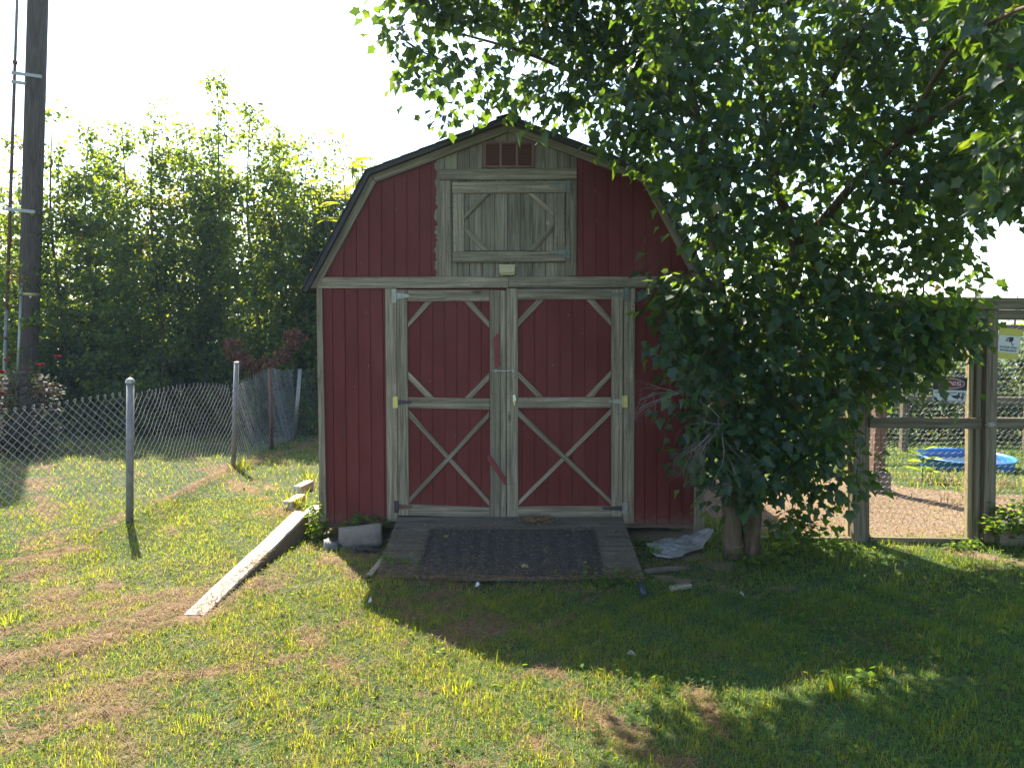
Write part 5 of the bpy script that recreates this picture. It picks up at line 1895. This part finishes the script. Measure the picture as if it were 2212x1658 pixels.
# the two signs hang in gaps of the foliage
for (sx, sz, sy, rx, rz_) in ((at(2075, 838, YG).x, at(2075, 838, YG).z, YG, 0.135, 0.165), (at(2185, 745, YG).x, at(2185, 745, YG).z, YG, 0.15, 0.16)):
    tt = (sy - 0.0) / np.maximum(pos[:, 1], 0.5)
    bad |= (np.abs(pos[:, 0] * tt - sx) < rx) & (np.abs(CAMZ + (pos[:, 2] - CAMZ) * tt - sz) < rz_) & (pos[:, 1] < sy + 0.05)
pos, tip, nrm, siz = pos[~bad], tip[~bad], nrm[~bad], siz[~bad]
rv = np.clip(RNG.beta(2.0, 2.6, len(pos)), 0, 1)
yl = RNG.random(len(pos)) < 0.004
rv[yl] = 0.96 + 0.04 * RNG.random(yl.sum())
rv[~yl] *= 0.93
# the 300 that show largest become single leaves
rel = pos - np.array([0, 0, CAMZ])
yc = rel[:, 1] * math.cos(PITCH) - rel[:, 2] * math.sin(PITCH)
zc = rel[:, 1] * math.sin(PITCH) + rel[:, 2] * math.cos(PITCH)
pxx = IMW / 2 + FPX * rel[:, 0] / yc
pyy = PPY - FPX * zc / yc
# a gap along the right rake where the gable shows
xr = np.interp(pyy, [330, 372, 625], [1380, 1405, 1543])
hole = (pyy > 385) & (pyy < 585) & (pxx < xr - 6) & (pos[:, 1] < 5.8) & (RNG.random(len(pos)) < 0.8)
pos, tip, nrm, siz, rv, pxx, pyy, yc = [a_[~hole] for a_ in (pos, tip, nrm, siz, rv, pxx, pyy, yc)]
vis = (pxx > 15) & (pxx < IMW - 15) & (pyy > 15) & (pyy < IMH)
score = np.where(vis, siz / yc * (0.75 + 0.5 * RNG.random(len(pos))), 0)
big = np.argsort(-score)[:300]
rest = np.ones(len(pos), bool)
rest[big] = False
V, F, k = leaf_arrays(pos[rest], tip[rest], nrm[rest], siz[rest], MAPLE, 0.22)
np_mesh('crown', V, F, M['maple_leaf'], maple, attrs={'rnd': np.repeat(rv[rest], k)})['kind'] = 'stuff'
lm = bpy.data.meshes.new('leaf')
pet = [(-0.012, 0, 0), (0.012, 0, 0), (0.010, -0.55, 0.10), (-0.010, -0.55, 0.10)]
lm.from_pydata([tuple(v) for v in MAPLE[0]] + pet, [], [tuple(f) for f in MAPLE[1]] + [(11, 12, 13, 14)])
lm.materials.append(M['maple_leaf_single'])
inv = WORLD(maple).inverted()
for i in big:
    y_ = Vector(tip[i]).normalized()
    x_ = y_.cross(Vector(nrm[i])).normalized()
    z_ = x_.cross(y_)
    o = bpy.data.objects.new('leaf', lm)
    mt = Matrix((x_, y_, z_)).transposed().to_4x4()
    mt.translation = Vector(pos[i])
    o.matrix_basis = mt @ Matrix.Scale(float(siz[i]), 4)
    COL.objects.link(o)
    o.parent = maple
    o.matrix_parent_inverse = inv


# ---- row of young maples behind the chain link fence
def sapling(x, ytop, Y, R, n, lab, lo=0.02, m=15, size=(0.055, 0.095), mat='sapling_leaf', name='maple_sapling', lean=0.0, cat='tree', grp='young maples in the row behind the fence', bright=0.0):
    if Y > 13.5:
        Y *= 0.90
    top = at(x, ytop, Y)
    bx, by = top.x - lean, Y
    bz = float(gz(bx, by))
    t = empty(name, (bx, by, bz), lab, cat, grp)
    H = top.z - bz
    path = [(bx, by, bz - 0.1, 0.045), (bx + random.uniform(-.1, .1), by, bz + H * 0.3, 0.034), (bx + lean * .6 + random.uniform(-.12, .12), by, bz + H * 0.65, 0.020), (top.x, by, bz + H * 0.97, 0.005)]
    leaders = [(0.0, 0.0, 1.0)] + [(random.uniform(-1, 1) * R, random.uniform(-.6, .6) * R, random.uniform(0.62, 0.95)) for _ in range(5)]
    sp = limb_mesh('trunk', path, t, M['bark'], 5, 7)
    S = []
    while len(S) < n:
        ldx, ldy, lf = random.choice(leaders)
        g_ = random.random() ** 0.95
        f = lo + (lf - lo) * g_
        prof = min(1.0, 1.6 * (1 - g_) ** 0.7 + 0.06) * 0.66
        a = random.uniform(0, 6.283)
        r = R * prof * math.sqrt(random.random())
        c = np.array([bx + lean * f + ldx * min(1, f * 1.6), by + ldy, bz + H * f])
        S.append(c + np.array([r * math.cos(a), r * math.sin(a) * 0.8, random.uniform(-0.1, 0.1)]))
    C, D, TV, TF = grow(sp[:, :3], sp[:, 3], np.array(S), 0.0012, 0.0022)
    np_mesh('branches', TV, TF, M['bark_thin'], t)['kind'] = 'stuff'
    pos, tip, nrm, siz = spray_leaves(C, D, m, size[0], size[1], 0.20, 0.55, 1.0, 0.6)
    hf = (pos[:, 2] - bz) / H
    rv = np.clip(RNG.beta(2, 2.8, len(pos)) * 0.92 + bright, 0, 0.93)
    cl = np.repeat(RNG.random(n) < 0.035, m) & (hf > 0.45)
    rv = np.where(cl, 0.90 + 0.10 * RNG.random(len(pos)), rv)
    V, F, k = leaf_arrays(pos, tip, nrm, siz, (KITE[0] * np.array([1.45, 1, 1]), KITE[1]) if m > 9 else MAPLE, 0.2)
    np_mesh('crown', V, F, M[mat], t, attrs={'rnd': np.repeat(rv, k)})['kind'] = 'stuff'
    return t


ORD = ['first', 'second', 'third', 'fourth', 'fifth', 'sixth', 'seventh', 'eighth', 'ninth', 'tenth', 'eleventh', 'twelfth']
sapling(-40, 300, 15.4, 0.95, 300, 'young maple at the picture edge left of the utility pole')
sapling(28, 286, 15.0, 0.85, 300, 'young maple showing between the conduit and the utility pole')
row = [(112, 224, 14.7, .85), (190, 258, 15.5, .90), (262, 250, 14.9, .90), (332, 232, 14.6, .90), (398, 268, 15.5, .85), (470, 162, 15.0, .80), (540, 208, 14.7, .85), (608, 285, 15.5, .9), (664, 305, 14.9, .9), (722, 300, 15.3, .85), (768, 345, 15.6, .85), (815, 400, 15.8, .9)]
for i, (x, yt, Y, R) in enumerate(row):
    lab = '%s young maple right of the utility pole in the background row' % ORD[i]
    if i == 5:
        lab = 'tallest young maple with a thin spiky top in the background row'
    sapling(x, yt, Y, R * 1.05, 340, lab, m=22, size=(0.050, 0.085), bright=0.05 if i > 4 else 0.0)
for i, (x, yt, Y) in enumerate([(60, 420, 17.2), (230, 440, 17.5), (400, 400, 17.2), (560, 420, 17.6), (700, 410, 17.3), (830, 450, 17.0)]):
    sapling(x, yt, Y, 1.45, 300, '%s leafy bush from the left at the back of the tree row' % ORD[i], 0.0, 14, (0.07, 0.11), 'shrub_leaf', 'bush', 0, 'bush', 'bushes behind the young maples')
# low growth filling the foot of the row
for i, (x, yt, Y) in enumerate([(150, 690, 15.2), (245, 640, 15.4), (330, 700, 15.2), (430, 620, 15.4), (520, 690, 15.1), (610, 640, 15.4), (680, 600, 15.6)]):
    sapling(x, yt, Y, 0.85, 130, '%s low dark shrub from the pole along the foot of the trees' % ORD[i], 0.0, 14, (0.06, 0.10), 'shrub_leaf', 'low_shrub', 0, 'shrub', 'low shrubs under the tree row')

# ---- shrubs behind the pen
for i, (x, yt, Y, R) in enumerate([(1560, 640, 12.4, 1.0), (1690, 660, 12.8, 1.0), (1800, 690, 12.2, 1.0), (1905, 705, 12.6, 0.95), (2010, 712, 12.0, 0.95), (2115, 715, 12.5, .95), (2225, 706, 12.1, 1.0), (2330, 700, 12.6, 1.0)]):
    sapling(x, yt, Y, R, 120, '%s green shrub from the shed behind the pen' % ORD[i], 0.0, 13, (0.06, 0.10), 'shrub_leaf', 'pen_shrub', 0, 'shrub', 'shrubs behind the pen', 0.1)
sp_ = sapling(2200, 620, 12.8, 0.22, 10, 'thin leafy shoot at the picture edge above the pen beam', 0.72, 7, (0.06, 0.09), 'sapling_leaf', 'tall_shoot', 0, 'shoot', None, 0.2)

# ---- sumac fronds by the roof edge
sm = empty('sumac', at(800, 1000, 11.0), 'bright feathery sumac showing beside the shed roof edge', 'shrub')
P_, T_, N_, S_ = [], [], [], []
st0, st1 = [], []
stem_b = at(812, 900, 11.0)
for (x, y) in [(782, 352), (760, 362), (740, 372), (800, 340), (715, 425), (732, 440), (700, 470), (690, 390), (770, 400), (745, 420), (720, 500), (690, 540), (740, 480), (765, 440), (700, 610), (690, 650), (720, 570)]:
    c = np.array(at(x, y, random.uniform(10.8, 11.6)))
    az = random.uniform(0, 6.283)
    d = np.array([math.cos(az), 0.6 * math.sin(az), random.uniform(0.1, 0.5)])
    Ln = random.uniform(0.28, 0.42)
    prev = c
    for k in range(1, 12):
        t = k / 11
        p = c + d * Ln * t + np.array([0, 0, -0.16 * t * t])
        st0.append(prev)
        st1.append(p)
        prev = p
        sd = np.cross(d, (0, 0, 1.0))
        sd /= np.linalg.norm(sd)
        for s in (-1, 1):
            P_.append(p)
            T_.append(sd * s + d * 0.45 + np.array([0, 0, -0.25]))
            N_.append((random.gauss(0, .2), random.gauss(0, .2), 1))
            S_.append(0.11 * (1 - 0.55 * abs(t - 0.4)))
    st0.append(c)
    st1.append(np.array(stem_b) * 0.35 + c * 0.65 + np.array([0, 0, -0.2]))
    st0.append(st1[-1])
    st1.append(np.array([stem_b.x, stem_b.y, float(gz(stem_b.x, stem_b.y))]))
V, F = tubes_np(st0, st1, np.full(len(st0), .006), np.full(len(st0), .005), 4)
np_mesh('stems', V, F, M['bark_thin'], sm)['kind'] = 'stuff'
V, F, k = leaf_arrays(np.array(P_), np.array(T_), np.array(N_), np.array(S_), (KITE[0] * np.array([0.55, 1, 0.6]), KITE[1]))
np_mesh('foliage', V, F, M['sapling_leaf'], sm, attrs={'rnd': np.repeat(0.55 + 0.33 * RNG.random(len(P_)), k)})['kind'] = 'stuff'

# ---- rose bush in front of the pole
rb = at(40, 900, 10.2)
rose = empty('rose_bush', (rb.x, rb.y, float(gz(rb.x, rb.y))), 'dark purplish rose bush with red blooms in front of the pole', 'bush')
S = []
for x, y in poly_points([(-140, 820), (0, 805), (60, 805), (100, 815), (130, 850), (120, 900), (110, 960), (0, 1000), (-140, 1000)], 330):
    S.append(np.array(at(x, y, random.uniform(9.8, 10.7))))
lim = np.array([[rb.x + (i - 2) * 0.12, rb.y, float(gz(rb.x, rb.y)) + 0.1 * k] for i in range(5) for k in range(4)])
C, D, TV, TF = grow(lim, np.full(len(lim), .012), np.array(S), 0.0011, 0.0020)
np_mesh('stems', TV, TF, M['bark_thin'], rose)['kind'] = 'stuff'
pos, tip, nrm, siz = spray_leaves(C, D, 16, 0.038, 0.065, 0.12, 0.3, 1.0, 0.6)
V, F, k = leaf_arrays(pos, tip, nrm, siz, KITE)
np_mesh('foliage', V, F, M['rose_leaf'], rose, attrs={'rnd': np.repeat(RNG.random(len(pos)), k)})['kind'] = 'stuff'
for x, y, r in [(125, 772, .038), (88, 790, .040), (2, 805, .045), (2, 852, .048), (14, 778, .035), (22, 768, .03), (30, 845, .022), (-60, 820, .045), (60, 800, .02)]:
    c = at(x, y, 9.8)
    n = 26
    a = RNG.random(n) * 6.283
    ps = np.array(c)[None] + np.stack([np.cos(a) * .3 * r, np.sin(a) * .3 * r, RNG.normal(0, .15 * r, n)], 1)
    tp = np.stack([np.cos(a), np.sin(a), 0.3 + RNG.random(n)], 1)
    nm = np.stack([-np.cos(a), -np.sin(a), np.ones(n) * .6], 1) + RNG.normal(0, .3, (n, 3))
    V, F, k = leaf_arrays(ps, tp, nm, np.full(n, r), (KITE[0] * np.array([1.6, 1, 1.4]), KITE[1]))
    np_mesh('bloom', V, F, M['petal'], rose, attrs={'rnd': np.repeat(RNG.random(n), k)})

# ---- dead brown branch hanging behind the fence
pth = [at(498, 735, 11.6), at(512, 765, 11.6), at(545, 785, 11.5), at(590, 780, 11.5), at(622, 752, 11.6), at(640, 715, 11.7)]
db = empty('dead_branch', pth[2], 'brown dead leafy branch hanging behind the chain link fence', 'branch')
sp = smooth_path([(*p, 0.014) for p in pth], 6)
mesh_obj('stem', *tube_arrays(sp, 6), M['bark_thin'], db, True)
foot = Vector((pth[2].x, pth[2].y + 0.3, float(gz(pth[2].x, pth[2].y + 0.3))))
tube('stem', [(*foot, 0.022), (*(pth[2] + Vector((0.02, 0.15, -0.4))), 0.016), (*pth[2], 0.012)], M['bark_thin'], db, 6)
C = np.repeat(sp[:, :3], 3, 0) + RNG.normal(0, 0.05, (len(sp) * 3, 3))
pos, tip, nrm, siz = spray_leaves(C, unit(RNG.normal(0, 1, C.shape)), 9, 0.04, 0.08, 0.07, 1.2, 0.4, 0.9)
V, F, k = leaf_arrays(pos, tip, nrm, siz, KITE)
np_mesh('foliage', V, F, M['dead_leaf'], db, attrs={'rnd': np.repeat(RNG.random(len(pos)), k)})['kind'] = 'stuff'


# ---- weeds
def weed(name, label, poly, Y0, Y1, n, m, size, mat='weed_leaf', cat='weed', rad=0.05, lo=0.0):
    cx = sum(p[0] for p in poly) / len(poly)
    ymax = max(p[1] for p in poly)
    b = at(cx, ymax, (Y0 + Y1) / 2)
    zg = float(gz(b.x, b.y))
    t = empty(name, (b.x, b.y, zg), label, cat)
    S = []
    for x, y in poly_points(poly, n):
        p = at(x, y, random.uniform(Y0, Y1))
        p.z = max(p.z, float(gz(p.x, p.y)) + 0.02)
        S.append(np.array(p))
    lim = np.array([[b.x + (i - 2) * 0.05, b.y + 0.02 * (i % 2), zg + 0.03 * k] for i in range(5) for k in range(3)])
    C, D, TV, TF = grow(lim, np.full(len(lim), .004), np.array(S), 0.0006, 0.0010)
    np_mesh('stems', TV, TF, M['weed_leaf'], t, attrs={'rnd': np.full(len(TV), 0.3)})['kind'] = 'stuff'
    pos, tip, nrm, siz = spray_leaves(C, D, m, size[0], size[1], rad, 0.3, 1.0, 0.5)
    V, F, k = leaf_arrays(pos, tip, nrm, siz, KITE)
    np_mesh('foliage', V, F, M[mat], t, attrs={'rnd': np.repeat(lo + (1 - lo) * RNG.random(len(pos)), k)})['kind'] = 'stuff'
    return t


weed('corner_weed', 'bushy green weed at the left front corner of the shed', [(662, 1090), (690, 1080), (700, 1130), (725, 1160), (700, 1180), (660, 1175), (672, 1130)], 5.72, 6.0, 60, 8, (0.025, 0.045), lo=0.2)
weed('wall_vine', 'dark broadleaf vine growing over the concrete block', [(748, 1128), (775, 1112), (800, 1112), (828, 1120), (835, 1150), (760, 1150)], 5.66, 5.78, 26, 5, (0.04, 0.065))
weed('ramp_weed', 'low green weed growing over the lower left ramp corner', [(830, 1195), (870, 1205), (905, 1225), (880, 1240), (830, 1240)], 4.9, 5.15, 26, 7, (0.022, 0.04))
weed('plantain', 'low broadleaf plants in shade just below the mat', [(1240, 1262), (1330, 1262), (1385, 1268), (1370, 1285), (1250, 1282)], 4.75, 4.95, 30, 6, (0.03, 0.05))
weed('planter_ivy', 'ivy spilling over the planter box and pen post', [(2120, 1110), (2150, 1088), (2212, 1095), (2260, 1110), (2260, 1150), (2212, 1140), (2160, 1150), (2130, 1160)], 5.45, 5.72, 70, 7, (0.035, 0.055))
weed('gate_weed', 'yellow green weeds at the foot of the right pen post', [(2040, 1172), (2110, 1168), (2150, 1172), (2140, 1190), (2050, 1186)], 5.55, 5.75, 36, 7, (0.022, 0.04), lo=0.4)
weed('trunk_weed', 'dark weeds at the foot of the maple trunks', [(1590, 1215), (1650, 1200), (1690, 1215), (1680, 1240), (1600, 1240)], 5.0, 5.22, 34, 6, (0.03, 0.055))
weed('maple_undergrowth', 'low bushy weeds right of the maple trunks', [(1660, 1120), (1720, 1110), (1800, 1150), (1850, 1180), (1790, 1200), (1680, 1190)], 5.2, 5.55, 60, 8, (0.03, 0.06))
weed('dock_weed', 'broad green leaf weed in the shaded right lawn', [(2440, 1450) if False else (1800, 1505), (1850, 1495), (1870, 1520), (1820, 1530)], 3.35, 3.55, 10, 5, (0.04, 0.07))


def tuft(name, label, px, py, n, L, spread, dry=0.0, wid=0.007, green=0.45):
    c = on_ground(px, py)
    x = c.x + RNG.normal(0, spread, n)
    y = c.y + RNG.normal(0, spread, n)
    az = np.arctan2(y - c.y, x - c.x) + RNG.normal(0, 0.5, n)
    ln = L * (0.45 + 0.55 * RNG.random(n))
    lean = np.clip(np.abs(RNG.normal(0.5, 0.3, n)), 0.05, 1.3)
    V, F, D_, R_ = blades(x, y, ln, wid * (0.7 + 0.6 * RNG.random(n)), lean, az, (RNG.random(n) < dry).astype(float), np.clip(RNG.normal(green, 0.15, n), 0, 1))
    V = V - np.array([c.x, c.y, 0])
    o = np_mesh(name, V, F, M['grass'], attrs={'dry': D_, 'rnd': R_}, loc=(c.x, c.y, 0))
    return tag(o, label, 'grass tuft', 'tall grass tufts')


tuft('grass_tuft', 'large coarse grass tuft in the shaded right lawn', 1815, 1500, 60, 0.17, 0.020)
tuft('grass_tuft', 'dark grass tuft at the right edge of the ramp', 1412, 1200, 70, 0.13, 0.022, 0.0, 0.006, 0.2)
tuft('grass_tuft', 'long grass tuft growing beside the tarp', 1540, 1208, 60, 0.14, 0.03, 0.1, 0.006, 0.2)
tuft('grass_tuft', 'tall pale grass tuft beside the two post offcuts', 628, 1098, 60, 0.26, 0.035, 0.1, 0.008, 0.75)
tuft('grass_tuft', 'tall grass tuft at the shed wall behind the offcuts', 668, 1036, 40, 0.22, 0.04, 0.1, 0.008, 0.6)
tuft('grass_tuft', 'tall grass tuft at the foot of the second fence post', 520, 1012, 70, 0.22, 0.06, 0.1, 0.008, 0.6)
tuft('grass_tuft', 'bright upright grass tuft at the left picture edge', 18, 1345, 26, 0.14, 0.03, 0, 0.008, 0.6)
tuft('grass_tuft', 'bright upright grass tuft in the sunlit lawn below the timber', 738, 1575, 26, 0.10, 0.035, 0, 0.006, 0.6)
tuft('grass_tuft', 'bright broad grass tuft in the middle of the sunlit lawn', 990, 1490, 34, 0.11, 0.03, 0, 0.006, 0.6)
tuft('grass_tuft', 'bright grass tuft in the sunlit lawn near the shade edge', 1240, 1545, 30, 0.10, 0.03, 0, 0.006, 0.55)
GP = []
for px_, py_, n_, L_, sd_ in ((2040, 1045, 260, 0.22, 0.22), (2180, 1055, 320, 0.22, 0.32), (1950, 1030, 120, 0.14, 0.2), (2120, 1090, 120, 0.12, 0.25)):
    c = on_ground(px_, py_)
    x, y = c.x + RNG.normal(0, sd_, n_), c.y + RNG.normal(0, sd_ * 0.6, n_)
    GP.append(blades(x, y, L_ * (0.4 + 0.6 * RNG.random(n_)), 0.006 + 0.005 * RNG.random(n_), np.clip(np.abs(RNG.normal(0.8, 0.4, n_)), 0.1, 1.5), RNG.random(n_) * 6.283, (RNG.random(n_) < 0.6).astype(float), RNG.random(n_)))
make_grass('pen_grass', 'straw coloured rough grass growing round the paddling pool', GP)

# leafy upright weed beside the pool
c = on_ground(1991, 1040)
cw = empty('upright_weed', c, 'tall leafy weed stalk standing left of the paddling pool', 'weed')
hh_ = 70 / FPX * c.y
tube('stalk', [(c.x, c.y, c.z - 0.02, 0.007), (c.x + 0.01, c.y, c.z + hh_ * 0.6, 0.006), (c.x, c.y, c.z + hh_, 0.003)], M['grass'], cw, 6)
for k_ in range(9):
    z = c.z + hh_ * (0.25 + 0.75 * k_ / 8)
    a = k_ * 2.4
    V, F, kk = leaf_arrays(np.array([[c.x, c.y, z]]), np.array([[math.cos(a), math.sin(a), 0.15]]), np.array([[0.1, 0.1, 1.0]]), np.array([0.20]), (KITE[0] * np.array([0.35, 1, 1.0]), KITE[1]))
    np_mesh('blade', V, F, M['weed_leaf'], cw, attrs={'rnd': np.full(kk, 0.7)})

# ---- bare dead twigs against the shed, below the maple leaves
def dead_twigs(label, start, n, seed, spread, length):
    rr = random.Random(seed)
    t = empty('dead_twigs', start, label, 'twigs', 'bare dead twigs beside the maple')
    s0, s1, r0, r1 = [], [], [], []

    def rec(p, d, L, r, lev):
        if lev > 4 or L < 0.02:
            return
        q = p
        for k in range(3):
            d = (d + Vector((rr.gauss(0, .22), rr.gauss(0, .15), rr.gauss(-0.10, .2)))).normalized()
            e = q + d * L / 3
            if e.x < 1.55 and e.y > 5.70:
                e.y = 5.70
            s0.append(tuple(q))
            s1.append(tuple(e))
            r0.append(r)
            r1.append(r * 0.85)
            q = e
            r *= 0.85
            if rr.random() < 0.85:
                dd = (d + Vector((rr.gauss(0, .7), rr.gauss(0, .4), rr.gauss(-.25, .5)))).normalized()
                rec(q, dd, L * rr.uniform(.45, .75), r * 0.65, lev + 1)
    for k in range(n):
        rec(Vector(start), Vector((-1 + rr.gauss(0, spread), rr.gauss(0, .25), rr.gauss(-0.2, spread))).normalized(), length * rr.uniform(.7, 1.1), 0.0042, 0)
    V, F = tubes_np(s0, s1, r0, r1, 4)
    np_mesh('twig', V, F, M['twig'], t)


dead_twigs('bare grey drooping twigs hanging left of the maple trunks', at(1565, 915, 4.84), 8, 3, 0.5, 0.30)
dead_twigs('fine bare twigs reaching across the red wall by the right hinge', at(1468, 850, 5.05), 4, 5, 0.25, 0.26)
dead_twigs('bare twigs low beside the shed corner above the tarp', at(1580, 1040, 4.9), 4, 8, 0.55, 0.22)

# ---- fallen leaves on the ramp
fm = bpy.data.meshes.new('fallen_leaf')
fm.from_pydata([(x, y, z * 1.6 + 0.10 * abs(x)) for x, y, z in MAPLE[0]], [], [tuple(f) for f in MAPLE[1]])
fm.materials.append(M['fallen_leaf'])
for i, (u, v, s, lab) in enumerate([(0.955, 0.30, 0.055, 'yellow green fallen leaf on the right side of the ramp'), (0.225, 0.40, 0.05, 'yellow fallen leaf on the left end of the mat'), (0.56, 0.30, 0.045, 'cream fallen leaf at the top edge of the mat'),
                                    (0.20, 0.66, 0.05, 'tan fallen leaf low on the left ramp boards'), (0.80, 0.80, 0.06, 'curled fallen leaf at the right end of the mat'), (0.56, 0.84, 0.06, 'brown curled fallen leaf low on the mat'),
                                    (0.61, 0.60, 0.045, 'tan fallen leaf with long stalk mid mat'), (0.14, 0.10, 0.035, 'small pale fallen leaf near the left door'), (0.90, 0.15, 0.04, 'small grey fallen leaf below the right hinge')]):
    o = bpy.data.objects.new('fallen_leaf', fm)
    p = ramp_pt(u, v, 0.014)
    o.location = p
    o.rotation_euler = (random.uniform(-.3, .3) - 0.2, random.uniform(-.3, .3), random.uniform(0, 6.28))
    o.scale = (s, s, s)
    COL.objects.link(o)
    tag(o, lab, 'leaf', 'fallen leaves on the ramp')

# ------------------------------------------------------------------ added haze standing in for lens glare
N = NT('glare_veil')
pv = N.n('ShaderNodeVolumePrincipled')
pv.inputs['Color'].default_value = (0.55, 0.80, 1.0, 1)
pv.inputs['Density'].default_value = 0.0007
pv.inputs['Anisotropy'].default_value = 0.25
N.l(pv.outputs[0], N.out.inputs['Volume'])
zlo, zhi = float(min(zz)) - 1.0, 15.5
gmin, gmax = (float(gx[0]) - 1, float(gy[0]) - 1), (float(gx[-1]) + 1, float(gy[-1]) + 1)
bm = bmesh.new()
bmesh.ops.create_cube(bm, size=1.0)
for v in bm.verts:
    v.co = Vector(((v.co.x + .5) * (gmax[0] - gmin[0]) + gmin[0], (v.co.y + .5) * (gmax[1] - gmin[1]) + gmin[1], (v.co.z + .5) * (zhi - zlo) + zlo))
tag(bm_obj('veil', bm, N.m), 'thin added haze filling the air over the yard', 'veil', kind='stuff')
